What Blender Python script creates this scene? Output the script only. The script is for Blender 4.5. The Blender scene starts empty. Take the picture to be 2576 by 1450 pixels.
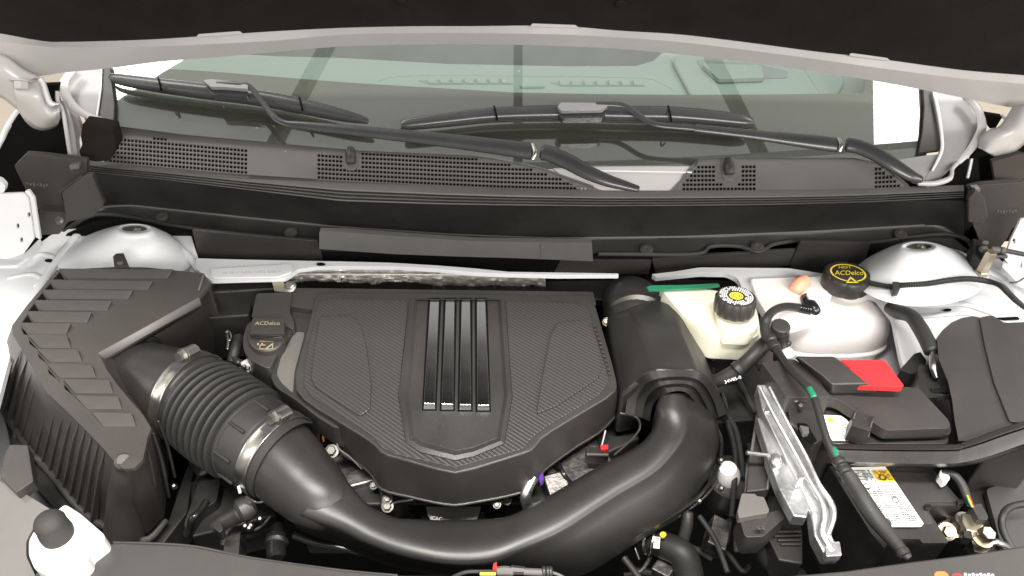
import bpy, bmesh, math, random
from mathutils import Vector, Matrix, noise
from mathutils.geometry import tessellate_polygon
random.seed(7)
S = bpy.context.scene
COL = S.collection
# ---------------------------------------------------------------- camera, world, lights, exposure
FPX = 1946.0
TH = math.radians(42.0)
CAM = Vector((0.0, -0.75, 0.85))
cd = bpy.data.cameras.new('camera'); cam = bpy.data.objects.new('camera', cd); COL.objects.link(cam)
cam.location = CAM; cam.rotation_euler = (math.pi/2 - TH, 0, 0)
cd.sensor_width = 36.0; cd.lens = FPX/2576*36.0; cd.clip_start = 0.02; cd.clip_end = 100
S.camera = cam
S.view_settings.view_transform = 'Standard'; S.view_settings.look = 'None'
S.view_settings.exposure = 0.0; S.view_settings.gamma = 1.0; S.view_settings.use_curve_mapping = False
W = bpy.data.worlds.new('World'); S.world = W; W.use_nodes = True
bg = W.node_tree.nodes['Background']; bg.inputs[0].default_value = (1.0, .965, .92, 1); bg.inputs[1].default_value = .62

def lamp(name, loc, tgt, sx, sy, power, col=(1, .96, .9)):
    l = bpy.data.lights.new(name, 'AREA'); l.shape = 'RECTANGLE'; l.size = sx; l.size_y = sy
    l.energy = power; l.color = col
    o = bpy.data.objects.new(name, l); COL.objects.link(o); o.location = loc
    o.rotation_euler = (Vector(tgt) - Vector(loc)).to_track_quat('-Z', 'Y').to_euler()
    return o
lamp('ceiling_lamp', (0.1, -.68, 2.5), (0.1, -.3, 0), 1.6, .22, 150)
l1 = lamp('ceiling_lamp', (-1.99, 1.63, 2.5), (0, 0, 0), 2.0, .8, 55); l1.rotation_euler = (0, 0, math.radians(32))
l2 = lamp('ceiling_lamp', (2.32, .9, 2.5), (0, 0, 0), 1.1, 2.5, 72); l2.rotation_euler = (0, 0, 0)
lamp('wall_lamp', (-2.4, -.5, 1.2), (-.5, .2, 0), 1.6, .5, 15)
lamp('wall_lamp', (2.4, -.7, 1.2), (.5, .2, 0), 1.6, .5, 30)
lamp('wall_lamp', (0.9, -2.5, 1.75), (.1, 0, 0), 2.4, .6, 125)

# ---------------------------------------------------------------- picture point -> place in the bay
FW = Vector((0, math.cos(TH), -math.sin(TH))); UP = Vector((0, math.sin(TH), math.cos(TH)))
class PL:
    def __init__(s, n, d): s.n = Vector(n); s.d = d
    def up(s, h): return PL(s.n, s.d + h*s.n.length)
def Zp(z0, sx=0, sy=0, x0=0, y0=0): return PL((-sx, -sy, 1), z0 - sx*x0 - sy*y0)
def Yp(y0, sz=0, z0=0): return PL((0, 1, -sz), y0 - sz*z0)
def P(u, v, pl=0.0):
    if not isinstance(pl, PL): pl = Zp(pl)
    d = FW*FPX + Vector((u-1288, 0, 0)) + UP*(725-v)
    t = (pl.d - pl.n.dot(CAM))/pl.n.dot(d)
    return CAM + d*t
def PP(pts, pl=0.0): return [P(p[0], p[1], pl) for p in pts]
def mpp(p): return (p-CAM).dot(FW)/FPX      # metres per picture unit at p
def cr(pts, n=6, closed=False):
    pts = [Vector(p) for p in pts]; out = []; m = len(pts)
    for i in range(m if closed else m-1):
        a = pts[(i-1) % m] if closed else pts[max(i-1, 0)]
        b = pts[i]; c = pts[(i+1) % m]
        d = pts[(i+2) % m] if closed else pts[min(i+2, m-1)]
        for k in range(n):
            t = k/n
            out.append(.5*((2*b)+(c-a)*t+(2*a-5*b+4*c-d)*t*t+(3*b-a-3*c+d)*t**3))
    if not closed: out.append(pts[-1])
    return out
def fil(pts, r, n=4):
    """round the corners of a closed outline"""
    out = []; m = len(pts)
    for i in range(m):
        p = Vector(pts[i][:2]); rr = pts[i][2] if len(pts[i]) > 2 else r
        a = Vector(pts[i-1][:2])-p; b = Vector(pts[(i+1) % m][:2])-p
        q = min(rr, a.length*.48, b.length*.48)
        if q < .5: out.append(p); continue
        a = p+a.normalized()*q; b = p+b.normalized()*q
        for k in range(n+1):
            t = k/n; out.append((1-t)**2*a+2*t*(1-t)*p+t*t*b)
    return out
def interp(tab, x):
    if x <= tab[0][0]: return tab[0][1]
    for (a, b), (c, d) in zip(tab, tab[1:]):
        if x <= c: return b+(d-b)*(x-a)/(c-a)
    return tab[-1][1]

# ---------------------------------------------------------------- materials
MATS = {}
def mat(name, col, rough=.5, metal=0, coat=0, spec=.5, grain=0, gscale=900, vary=.0, vscale=12, trans=0, ior=1.5,
        sss=0, croug=.1, dust=0.00):
    m = bpy.data.materials.new(name); m.use_nodes = True; N = m.node_tree.nodes; L = m.node_tree.links
    b = N['Principled BSDF']; b.inputs['Base Color'].default_value = (*col, 1)
    b.inputs['Roughness'].default_value = rough; b.inputs['Metallic'].default_value = metal
    b.inputs['Coat Weight'].default_value = coat; b.inputs['Coat Roughness'].default_value = croug
    b.inputs['Specular IOR Level'].default_value = spec; b.inputs['IOR'].default_value = ior
    b.inputs['Transmission Weight'].default_value = trans
    if sss:
        b.inputs['Subsurface Weight'].default_value = sss; b.inputs['Subsurface Scale'].default_value = .02
        b.inputs['Subsurface Radius'].default_value = (1, .9, .85)
    tc = N.new('ShaderNodeTexCoord')
    if vary:
        n = N.new('ShaderNodeTexNoise'); n.inputs['Scale'].default_value = vscale; n.inputs['Detail'].default_value = 6
        n.inputs['Roughness'].default_value = .65
        L.new(tc.outputs['Object'], n.inputs['Vector'])
        r = N.new('ShaderNodeMapRange'); r.inputs[1].default_value = .3; r.inputs[2].default_value = .7
        r.inputs[3].default_value = 1-vary; r.inputs[4].default_value = 1+vary
        L.new(n.outputs['Fac'], r.inputs[0])
        x = N.new('ShaderNodeMix'); x.data_type = 'RGBA'; x.blend_type = 'MULTIPLY'; x.inputs[0].default_value = 1
        x.inputs[6].default_value = (*col, 1); L.new(r.outputs[0], x.inputs[7]); L.new(x.outputs[2], b.inputs['Base Color'])
        r2 = N.new('ShaderNodeMapRange'); r2.inputs[1].default_value = .3; r2.inputs[2].default_value = .7
        r2.inputs[3].default_value = max(rough-vary*.35, .03); r2.inputs[4].default_value = min(rough+vary*.35, 1)
        L.new(n.outputs['Fac'], r2.inputs[0]); L.new(r2.outputs[0], b.inputs['Roughness'])
    if dust:
        dn = N.new('ShaderNodeTexNoise'); dn.inputs['Scale'].default_value = 420; dn.inputs['Detail'].default_value = 2
        dl = N.new('ShaderNodeTexNoise'); dl.inputs['Scale'].default_value = 9; dl.inputs['Detail'].default_value = 4
        L.new(tc.outputs['Object'], dn.inputs['Vector']); L.new(tc.outputs['Object'], dl.inputs['Vector'])
        r3 = N.new('ShaderNodeMapRange'); r3.inputs[1].default_value = .69; r3.inputs[2].default_value = .76; r3.inputs[4].default_value = dust
        L.new(dn.outputs['Fac'], r3.inputs[0])
        r4 = N.new('ShaderNodeMapRange'); r4.inputs[1].default_value = .45; r4.inputs[2].default_value = .7; r4.inputs[3].default_value = 0; r4.inputs[4].default_value = dust*.12
        L.new(dl.outputs['Fac'], r4.inputs[0])
        ad = N.new('ShaderNodeMath'); ad.operation = 'ADD'; L.new(r3.outputs[0], ad.inputs[0]); L.new(r4.outputs[0], ad.inputs[1])
        dm = N.new('ShaderNodeMix'); dm.data_type = 'RGBA'; dm.inputs[7].default_value = (.30, .28, .25, 1); dm.inputs[6].default_value = (*col, 1)
        src = b.inputs['Base Color'].links[0].from_socket if b.inputs['Base Color'].links else None
        if src: L.new(src, dm.inputs[6])
        L.new(ad.outputs[0], dm.inputs[0]); L.new(dm.outputs[2], b.inputs['Base Color'])
    if grain:
        g = N.new('ShaderNodeTexNoise'); g.inputs['Scale'].default_value = gscale; g.inputs['Detail'].default_value = 3
        L.new(tc.outputs['Object'], g.inputs['Vector'])
        bp = N.new('ShaderNodeBump'); bp.inputs['Strength'].default_value = grain; bp.inputs['Distance'].default_value = .001
        L.new(g.outputs['Fac'], bp.inputs['Height']); L.new(bp.outputs[0], b.inputs['Normal'])
    MATS[name] = m
    return m
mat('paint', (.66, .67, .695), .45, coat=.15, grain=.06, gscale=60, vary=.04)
mat('paint_shaded', (.45, .44, .437), .4, coat=.3, vary=.04, grain=.04, gscale=80)  # same body paint, colour darkened for the shade under the hood
mat('felt', (.012, .0105, .0095), .95, spec=.15, grain=.7, gscale=700, vary=.25, dust=0.06)
mat('plastic', (.030, .0285, .027), .37, grain=.25, gscale=1500, vary=.12, dust=0.25)
mat('plastic_duct', (.021, .020, .0193), .37, grain=.12, gscale=1500, vary=.1, dust=0.17)
mat('plastic_grey', (.10, .095, .09), .55, grain=.25, gscale=1500, vary=.08, dust=0.20)
mat('plastic_dark', (.020, .019, .018), .45, grain=.2, gscale=1200, vary=.2, dust=0.15)
mat('plastic_gloss', (.012, .012, .012), .22, vary=.1, dust=0.20)
mat('plastic_mid', (.044, .041, .039), .45, grain=.2, gscale=1500, vary=.1, dust=.1)
mat('painted_steel', (.022, .021, .020), .27, vary=.1, dust=.1)
mat('wiper_highlight', (.22, .22, .225), .3, vary=.1)  # lighter wiper tone, paints the highlight on top of the connectors
mat('plastic_box', (.034, .031, .030), .40, grain=.2, gscale=1500, vary=.1, dust=0.20)
mat('airbox', (.040, .036, .033), .43, grain=.2, gscale=1500, vary=.12, dust=0.25)
mat('rubber', (.017, .0165, .016), .55, grain=.2, gscale=900, vary=.15, dust=0.20)
mat('rubber_seal', (.030, .028, .026), .7, grain=.2, gscale=900, vary=.15, dust=0.20)
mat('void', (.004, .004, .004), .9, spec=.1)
mat('wiper', (.038, .038, .040), .26, vary=.1)
mat('steel', (.50, .48, .45), .32, metal=1, vary=.08, vscale=90)
mat('castalu', (.74, .74, .75), .40, metal=1, grain=.3, gscale=250, vary=.12, vscale=60)
mat('fastener', (.12, .115, .105), .45, metal=1, vary=.1)
mat('alu_dark', (.28, .27, .26), .45, metal=1, grain=.5, gscale=200, vary=.35, vscale=40)
mat('foil', (.60, .58, .54), .4, metal=.25, grain=.6, gscale=180, vary=.3, vscale=60)
mat('zinc', (.42, .38, .30), .38, metal=1, vary=.15, vscale=50)
mat('chrome_bar', (.50, .51, .52), .22, metal=1, vary=.1)
mat('tank', (.90, .85, .83), .42, sss=.25, vary=.03)
mat('tank_cream', (.78, .76, .62), .4, sss=.5, vary=.05)
mat('peach', (.92, .42, .28), .5, sss=.4)
mat('red', (.62, .025, .03), .42, vary=.05)
mat('yellow', (.80, .62, .05), .5)
mat('label_yellow', (.85, .52, .03), .5)
mat('white_print', (.8, .8, .78), .5)
mat('grey_print', (.45, .45, .44), .55)
mat('gold_print', (.27, .22, .14), .6)
mat('ink', (.04, .04, .045), .6)
mat('green', (.015, .17, .09), .35, vary=.2)
mat('orange', (.75, .16, .04), .5)
mat('purple', (.10, .03, .3), .4)
mat('lens_grey', (.14, .132, .126), .3, coat=.4, vary=.06)
mat('frit', (.080, .060, .052), .5, vary=.05)  # black ceramic lifted to grey in place of some ceiling reflection
mat('dash', (.205, .22, .208), .75, grain=.2, gscale=500)
mat('seat', (.16, .165, .16), .8, vary=.2, vscale=4)
mat('floor_beige', (.52, .46, .38), .5, vary=.06, vscale=2)
mat('beam', (.05, .05, .05), .8)
mat('trim_silver', (.24, .237, .24), .42, coat=.2, vary=.08, vscale=20)

def carbon():
    m = mat('carbon', (.038, .0365, .035), .35)
    N = m.node_tree.nodes; L = m.node_tree.links; b = N['Principled BSDF']
    tc = N.new('ShaderNodeTexCoord'); mp = N.new('ShaderNodeMapping'); mp.inputs['Rotation'].default_value = (0, 0, math.radians(-52))
    geo = N.new('ShaderNodeNewGeometry'); L.new(geo.outputs['Position'], mp.inputs['Vector'])
    w = N.new('ShaderNodeTexWave'); w.wave_type = 'BANDS'; w.bands_direction = 'X'; w.wave_profile = 'SIN'
    w.inputs['Scale'].default_value = 58; w.inputs['Distortion'].default_value = 0
    L.new(mp.outputs[0], w.inputs['Vector'])
    mp2 = N.new('ShaderNodeMapping'); mp2.inputs['Rotation'].default_value = (0, 0, math.radians(38)); L.new(geo.outputs['Position'], mp2.inputs['Vector'])
    w2 = N.new('ShaderNodeTexWave'); w2.inputs['Scale'].default_value = 160; L.new(mp2.outputs[0], w2.inputs['Vector'])
    a = N.new('ShaderNodeMath'); a.operation = 'MULTIPLY_ADD'; a.inputs[1].default_value = .25
    L.new(w2.outputs['Fac'], a.inputs[0]); L.new(w.outputs['Fac'], a.inputs[2])
    bp = N.new('ShaderNodeBump'); bp.inputs['Strength'].default_value = .9; bp.inputs['Distance'].default_value = .0006
    L.new(a.outputs[0], bp.inputs['Height']); L.new(bp.outputs[0], b.inputs['Normal'])
carbon()
def glass():
    m = bpy.data.materials.new('windshield_glass'); m.use_nodes = True; N = m.node_tree.nodes; L = m.node_tree.links
    N.remove(N['Principled BSDF']); t = N.new('ShaderNodeBsdfTransparent'); t.inputs[0].default_value = (.88, .94, .915, 1)
    g = N.new('ShaderNodeBsdfGlossy'); g.inputs['Roughness'].default_value = .015; g.inputs[0].default_value = (1, 1, 1, 1)
    lw = N.new('ShaderNodeLayerWeight'); lw.inputs[0].default_value = .5
    pw = N.new('ShaderNodeMath'); pw.operation = 'POWER'; pw.inputs[1].default_value = 5; L.new(lw.outputs['Facing'], pw.inputs[0])
    f = N.new('ShaderNodeMath'); f.operation = 'MULTIPLY_ADD'; f.inputs[1].default_value = .9; f.inputs[2].default_value = .12; L.new(pw.outputs[0], f.inputs[0])
    x = N.new('ShaderNodeMixShader'); L.new(f.outputs[0], x.inputs[0]); L.new(t.outputs[0], x.inputs[1]); L.new(g.outputs[0], x.inputs[2])
    L.new(x.outputs[0], N['Material Output'].inputs[0]); MATS['glass'] = m
glass()

# ---------------------------------------------------------------- object helpers
def thing(name, label, cat, at=(0, 0, 0), group=None):
    o = bpy.data.objects.new(name, None); COL.objects.link(o); o.location = at; o.empty_display_size = .02
    o['label'] = label; o['category'] = cat
    if group: o['group'] = group
    return o
def wloc(o):
    l = Vector(o.location)
    while o.parent: o = o.parent; l = l + Vector(o.location)
    return l
def mk(name, geo, m, parent=None, bevel=0, seg=2, ang=35, sub=0, label=None, thick=0, flat=False):
    vs, fs = geo[0], geo[1]
    c = sum((Vector(v) for v in vs), Vector())/len(vs)
    me = bpy.data.meshes.new(name); me.from_pydata([Vector(v)-c for v in vs], [], fs)
    ms = m if isinstance(m, (list, tuple)) else [m]
    for x in ms: me.materials.append(MATS[x])
    if len(geo) > 2: me.polygons.foreach_set('material_index', geo[2])
    bm = bmesh.new(); bm.from_mesh(me); bmesh.ops.remove_doubles(bm, verts=bm.verts, dist=1e-6)
    bmesh.ops.recalc_face_normals(bm, faces=bm.faces); bm.to_mesh(me); bm.free()
    if not flat:
        me.shade_smooth()
        if not bevel: me.set_sharp_from_angle(angle=math.radians(ang))
    o = bpy.data.objects.new(name, me); COL.objects.link(o)
    if parent is not None: o.parent = parent; o.location = c - wloc(parent)
    else: o.location = c
    if thick:
        s = o.modifiers.new('thick', 'SOLIDIFY'); s.thickness = thick; s.offset = 0
    if sub:
        s = o.modifiers.new('sub', 'SUBSURF'); s.levels = sub; s.render_levels = sub
    if bevel:
        b = o.modifiers.new('bevel', 'BEVEL'); b.width = bevel; b.segments = seg; b.limit_method = 'ANGLE'
        b.angle_limit = math.radians(28); b.harden_normals = True; b.use_clamp_overlap = True
    if label: o['label'] = label
    return o
def tag(o, label, cat, group=None, kind=None):
    if label: o['label'] = label
    if cat: o['category'] = cat
    if group: o['group'] = group
    if kind: o['kind'] = kind
    return o
def merge(*gs):
    V = []; F = []
    for g in gs:
        n = len(V); V += list(g[0]); F += [tuple(i+n for i in f) for f in g[1]]
    return V, F
def stack(rings, capb=True, capt=True):
    V = []; F = []; n = len(rings[0])
    for r in rings: V += [Vector(p) for p in r]
    for k in range(len(rings)-1):
        for i in range(n):
            j = (i+1) % n; F.append((k*n+i, k*n+j, (k+1)*n+j, (k+1)*n+i))
    if capt: F.append(tuple(range(n)))
    if capb: F.append(tuple(range((len(rings)-1)*n, len(rings)*n))[::-1])
    return V, F
def slab(pts, pl, t, grow=0, d=(0, 0, -1)):
    """outline traced on a plane, real thickness t straight down; grow widens the foot"""
    top = PP(pts, pl); d = Vector(d).normalized()*t
    c = sum(top, Vector())/len(top)
    bot = [p+d+((p-c).normalized()*grow if grow else Vector()) for p in top]
    return stack([top, bot])
def nslab(pts, pl, t):
    n = (pl.n if isinstance(pl, PL) else Vector((0, 0, 1))).normalized()
    return slab(pts, pl, t, d=-n)
def plate(outer, holes, pl, t, d=None):
    n = -(pl.n if isinstance(pl, PL) else Vector((0, 0, 1))).normalized() if d is None else Vector(d).normalized()
    loops = [PP(outer, pl)]+[PP(h, pl) for h in holes]
    tri = tessellate_polygon(loops); V = [p for l in loops for p in l]; m = len(V)
    V = V+[p+n*t for p in V]; F = [tuple(x) for x in tri]+[(c+m, b+m, a+m) for a, b, c in tri]
    o = 0
    for l in loops:
        k = len(l)
        for i in range(k): j = (i+1) % k; F.append((o+i, o+j, o+j+m, o+i+m))
        o += k
    return V, F
def grid(rows, closed=False):
    V = []; F = []; n = len(rows[0])
    for r in rows: V += [Vector(p) for p in r]
    for k in range(len(rows)-1):
        for i in range(n if closed else n-1):
            j = (i+1) % n; F.append((k*n+i, k*n+j, (k+1)*n+j, (k+1)*n+i))
    return V, F
def tube(path, rad, seg=16, cap=True, flat=1.0, upv=None, sq=2.0):
    """path: 3D points, rad: list; flat squashes the section along upv"""
    n = len(path); V = []; F = []
    T = [(path[min(i+1, n-1)]-path[max(i-1, 0)]).normalized() for i in range(n)]
    nv = T[0].orthogonal() if upv is None else Vector(upv)
    for i in range(n):
        if upv is not None: nv = Vector(upv)
        nv = (nv-T[i]*nv.dot(T[i])).normalized(); bv = T[i].cross(nv)
        fl = flat[i] if isinstance(flat, list) else flat
        for k in range(seg):
            a = 2*math.pi*k/seg; ca = math.cos(a); sa = math.sin(a)
            if sq != 2.0: ca = math.copysign(abs(ca)**(2/sq), ca); sa = math.copysign(abs(sa)**(2/sq), sa)
            V.append(path[i]+(nv*ca*fl+bv*sa)*rad[i])
    for i in range(n-1):
        for k in range(seg):
            j = (k+1) % seg; F.append((i*seg+k, i*seg+j, (i+1)*seg+j, (i+1)*seg+k))
    if cap: F.append(tuple(range(seg))[::-1]); F.append(tuple(range((n-1)*seg, n*seg)))
    return V, F
def tpx(pts, n=6, seg=14, flat=1.0, upv=None, cap=True, sq=2.0):
    """pts: (u, v, plane or height, half width in picture units) -> smooth tube"""
    a = []
    for u, v, z, r in pts:
        p = P(u, v, z); a.append((p.x, p.y, p.z, r*mpp(p)))
    c = []
    q = [Vector(x) for x in a]; m = len(q)
    for i in range(m-1):
        A = q[max(i-1, 0)]; B = q[i]; C = q[i+1]; D = q[min(i+2, m-1)]
        for k in range(n):
            t = k/n; c.append(.5*((2*B)+(C-A)*t+(2*A-5*B+4*C-D)*t*t+(3*B-A-3*C+D)*t**3))
    c.append(q[-1])
    path = [Vector(x[:3]) for x in c]; rad = [max(x[3], .0004) for x in c]
    if cap:   # rounded ends
        r0 = rad[0]; r1 = rad[-1]
        rad = [r0*.72]+rad+[r1*.72]
        path = [path[0]-(path[1]-path[0]).normalized()*r0*.25]+path+[path[-1]+(path[-1]-path[-2]).normalized()*r1*.25]
    return tube(path, rad, seg, cap, flat, upv, sq)
def lathe(prof, loc, axis=(0, 0, 1), seg=28, mod=None, cap=True):
    z = Vector(axis).normalized(); x = Vector((1, 0, 0)); x = (x-z*x.dot(z)).normalized(); y = z.cross(x); loc = Vector(loc)
    rows = []
    for r, h in prof:
        row = []
        for k in range(seg):
            a = 2*math.pi*k/seg; rr = r*(mod(a, h) if mod else 1)
            row.append(loc+(x*math.cos(a)+y*math.sin(a))*rr+z*h)
        rows.append(row)
    g = grid(rows, True)
    if cap: n = seg; g[1].append(tuple(range(n))[::-1]); g[1].append(tuple(range((len(rows)-1)*n, len(rows)*n)))
    return g
def box(c, s, rz=0, rx=0, ry=0):
    M = Matrix.Rotation(rz, 3, 'Z') @ Matrix.Rotation(rx, 3, 'X') @ Matrix.Rotation(ry, 3, 'Y')
    V = [Vector(c)+M@Vector((x*s[0]/2, y*s[1]/2, z*s[2]/2)) for x in (-1, 1) for y in (-1, 1) for z in (-1, 1)]
    return V, [(0, 1, 3, 2), (4, 6, 7, 5), (0, 4, 5, 1), (2, 3, 7, 6), (0, 2, 6, 4), (1, 5, 7, 3)]
def bolt(loc, r, axis=(0, 0, 1), h=None):
    h = h or r*.9
    a = lathe([(r*1.45, 0), (r*1.45, r*.2), (r*1.1, r*.25)], loc, axis, 20)
    b = lathe([(r, r*.2), (r, r*.2+h*.85), (r*.85, r*.2+h)], loc, axis, 6)
    return merge(a, b)
class Patch:
    """four picture corners (tl,tr,br,bl) on a plane; (s,t) runs right/down"""
    def __init__(s, c, pl, lift=0):
        pl = pl if isinstance(pl, PL) else Zp(pl); s.c = PP(c, pl); s.n = pl.n.normalized(); s.l = lift
    def at(s, a, b, l=None):
        c = s.c; return (c[0]*(1-a)+c[1]*a)*(1-b)+(c[3]*(1-a)+c[2]*a)*b+s.n*(s.l if l is None else l)
    def rect(s, a0, b0, a1, b1, l=None): return [s.at(a0, b0, l), s.at(a1, b0, l), s.at(a1, b1, l), s.at(a0, b1, l)]
def quads(rs):
    V = []; F = []
    for r in rs: F.append(tuple(range(len(V), len(V)+len(r)))); V += r
    return V, F
def text(body, patch, m, parent, s0=0, t0=0, s1=1, t1=1, name='lettering', l=None):
    cu = bpy.data.curves.new('t', 'FONT'); cu.body = body; cu.resolution_u = 3
    o = bpy.data.objects.new('t', cu); me = bpy.data.meshes.new_from_object(o)
    xs = [v.co.x for v in me.vertices]; ys = [v.co.y for v in me.vertices]
    a, b, c, d = min(xs), max(xs), min(ys), max(ys)
    V = [patch.at(s0+(s1-s0)*(v.co.x-a)/(b-a), t1+(t0-t1)*(v.co.y-c)/(d-c), l) for v in me.vertices]
    F = [tuple(p.vertices) for p in me.polygons]
    bpy.data.objects.remove(o); bpy.data.curves.remove(cu); bpy.data.meshes.remove(me)
    return mk(name, (V, F), m, parent, flat=True)
def ell(cx, cy, rx, ry, n=20, a0=0):
    return [(cx+rx*math.cos(a0+2*math.pi*k/n), cy+ry*math.sin(a0+2*math.pi*k/n)) for k in range(n)]
def struct(name, geo, m, **k):
    o = mk(name, geo, m, **k); o['kind'] = 'structure'; return o
# ================================================================ room
struct('floor', ([(-6, -5, -.95), (6, -5, -.95), (6, 6, -.95), (-6, 6, -.95)], [(0, 1, 2, 3)]), 'floor_beige')
for i, (x0, lab) in enumerate(((-1.06, 'dark ceiling beam mirrored in the windscreen behind the left wiper'),
                (.03, 'dark ceiling beam mirrored as the middle bar of the windscreen'),
                (1.10, 'dark ceiling beam mirrored in the windscreen behind the right wiper'))):
    o = mk('ceiling_beam', box((x0, 1.25, 2.6), (.045, 1.6, .1), (-.48, 0, .45)[i]), 'beam'); tag(o, lab, 'beam', 'ceiling beams over the car')

# ================================================================ hood
n_h = Vector((0, .77, .64)); H = PL(n_h, n_h.dot(Vector((0, .45, .303))))
edge = [(-260, 170), (-60, 205), (100, 192), (160, 183), (277, 172), (400, 156), (560, 143), (700, 131), (860, 117.5), (1030, 113), (1200, 112), (1400, 116), (1560, 124), (1717, 138), (1900, 160), (2050, 181), (2200, 204), (2330, 228), (2440, 250), (2576, 276), (2900, 320)]
crease = [(-260, 85), (-60, 100), (100, 116), (160, 120), (277, 119), (400, 117), (560, 110), (700, 102), (860, 88), (1030, 84), (1200, 84), (1400, 87), (1560, 95), (1717, 107), (1900, 129), (2050, 149), (2200, 170), (2330, 187), (2440, 200), (2576, 212), (2900, 250)]
inse = [(-260, 62), (-60, 74), (100, 101), (160, 104), (277, 101.5), (400, 97), (560, 86), (700, 77), (860, 69), (1030, 65), (1200, 64.5), (1400, 63.5), (1560, 76), (1717, 86), (1900, 108), (2050, 128), (2200, 145), (2330, 163), (2440, 177), (2576, 188), (2900, 215)]
hood = thing('hood', 'raised pale hood with black felt insulation seen from below', 'hood', (0, .45, .303))
e1, c1, i1 = [cr(x, 5) for x in (edge, crease, inse)]
HS = Yp(.44, -.2, .303); H0 = H; H1 = H.up(-.004); H2 = H.up(.018); HT = H.up(.045)
r0b = PP(e1, HS); r0 = [p+n_h*.006 for p in r0b]; rc = PP(c1, HS.up(-.014)); ri = PP(i1, HS.up(.001))
r0t = [p+n_h*.014 for p in r0]
ru = Vector((0, -.64, .77)).normalized()
far = [Vector((p.x, 0, 0))+Vector((0, .45, .303))+ru*1.04+n_h*.05 for p in ri]
mid = [p+Vector((0, -.0, 0)) for p in ri]
def lerp(A, B, t): return [a*(1-t)+b*t for a, b in zip(A, B)]
mk('inner_panel', grid([r0t, r0, lerp(r0, r0b, .6), r0b, lerp(r0b, rc, .5), lerp(r0b, rc, .93), rc, lerp(rc, ri, .12), lerp(rc, ri, .55), lerp(rc, ri, .95), ri, [p+ru*.02 for p in ri], [p+ru*.02+n_h*.012 for p in ri]]), 'paint_shaded', hood, ang=70)
mk('outer_panel', grid([r0t, [p+n_h*.022 for p in ri], [p+n_h*.04+ru*.3 for p in ri], far]), 'paint_shaded', hood, ang=70)
# insulation: starts behind the rim, notched edge, quilted grooves
def notch(x):
    for a, b in ((492, 612), (1330, 1458), (2132, 2240)):
        if a < x < b: return 0
    return 0
n1 = []
for p in i1:
    n1.append((p[0], p[1]+notch(p[0])+1.5))
I2 = H2.up(-.003)
ra = PP(n1, HS.up(-.003)); rows = [[p+n_h*.012 for p in ra], ra]
for k in range(1, 26):
    d = k*.04
    rows.append([Vector((p.x*(1-.04*k/26), p.y, p.z))+ru*d+n_h*(.006*math.sin(d*16)+.003*noise.noise(Vector((p.x*3, d*4, 0)))) for p in ra])
mk('insulation_pad', grid(rows), 'felt', hood, ang=60)
for (u, v) in ((620, -0), (1010, 5), (1560, 8), (2184, 73)):
    p = P(u, v, I2.up(-.004))
    mk('push_pin', lathe([(.0015, 0), (.0015, .001)] if u > 2100 else [(.008, 0), (.007, .002), (.002, .003)], p, -n_h, 12), 'white_print' if u > 2100 else 'felt', hood)
for a, b in ((494, 610), (1334, 1456), (2136, 2240)):
    va, vb = interp(inse, a), interp(inse, b)
    mk('rim_tab', slab(fil([(a, va+3), (a+5, va-4), (b-8, vb-4), (b, vb+3), ((a+b)/2, (va+vb)/2+4)], 2), HS.up(-.006), .002, d=(0, 1, 0)), 'paint_shaded', hood)
# front and side rims of the panel so the far end is closed
fr = [Vector((x, .45-.64*1.0, .303+.77*1.0))+n_h*.02 for x in (-1.1, -.5, 0, .5, 1.1)]
mk('front_rim', grid([[p for p in fr], [p+n_h*.04 for p in fr], [p+n_h*.05+ru*.05 for p in fr], [p-n_h*.0+ru*.05 for p in fr]]), 'paint_shaded', hood)
Y1 = Yp(.44)
def vs(pts, y, t, name, m, par, r=8, bevel=.004, n=5, seg=3): return mk(name, slab(fil(pts, r, n), Yp(y), t, d=(0, 1, 0)), m, par, bevel=bevel, seg=seg)
def shell(top, bot, y0, bulge, name, m, par):
    a = cr(top, 5); b = cr(bot, 5); rows = []
    for k in range(11):
        t = k/10; rows.append([P(p[0]*(1-t)+q[0]*t, p[1]*(1-t)+q[1]*t, Yp(y0-bulge*math.sin(math.pi*t))) for p, q in zip(a, b)])
    return mk(name, grid(rows), m, par, thick=.003, ang=60)
hl = shell([(-60, 150), (0, 136), (60, 175), (100, 196), (104, 215)], [(-60, 235), (0, 243), (45, 275), (60, 282), (75, 290)], .43, .02, 'hinge', 'paint_shaded', hood)
shell([(30, 200), (100, 200), (118, 240), (128, 262), (150, 262)], [(45, 272), (72, 312), (105, 327), (138, 318), (150, 298)], .425, .035, 'knuckle', 'paint_shaded', hl)
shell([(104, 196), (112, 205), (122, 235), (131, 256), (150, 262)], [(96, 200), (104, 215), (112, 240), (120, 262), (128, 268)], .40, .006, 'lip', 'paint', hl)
mk('bolt', bolt(P(53, 203, Yp(.39)), .011, (0, -.6, -.75), .012), 'paint_shaded', hl)
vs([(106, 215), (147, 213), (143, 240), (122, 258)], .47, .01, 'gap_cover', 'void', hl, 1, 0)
hr = shell([(2551, 267), (2517, 317), (2490, 328), (2468, 345), (2463, 372)], [(2640, 255), (2620, 330), (2576, 362), (2551, 380), (2500, 393)], .425, .03, 'hinge', 'paint_shaded', hood)
vs([(2478, 287), (2522, 294), (2505, 322), (2490, 324)], .47, .01, 'gap_cover', 'void', hr, 1, 0)

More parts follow.
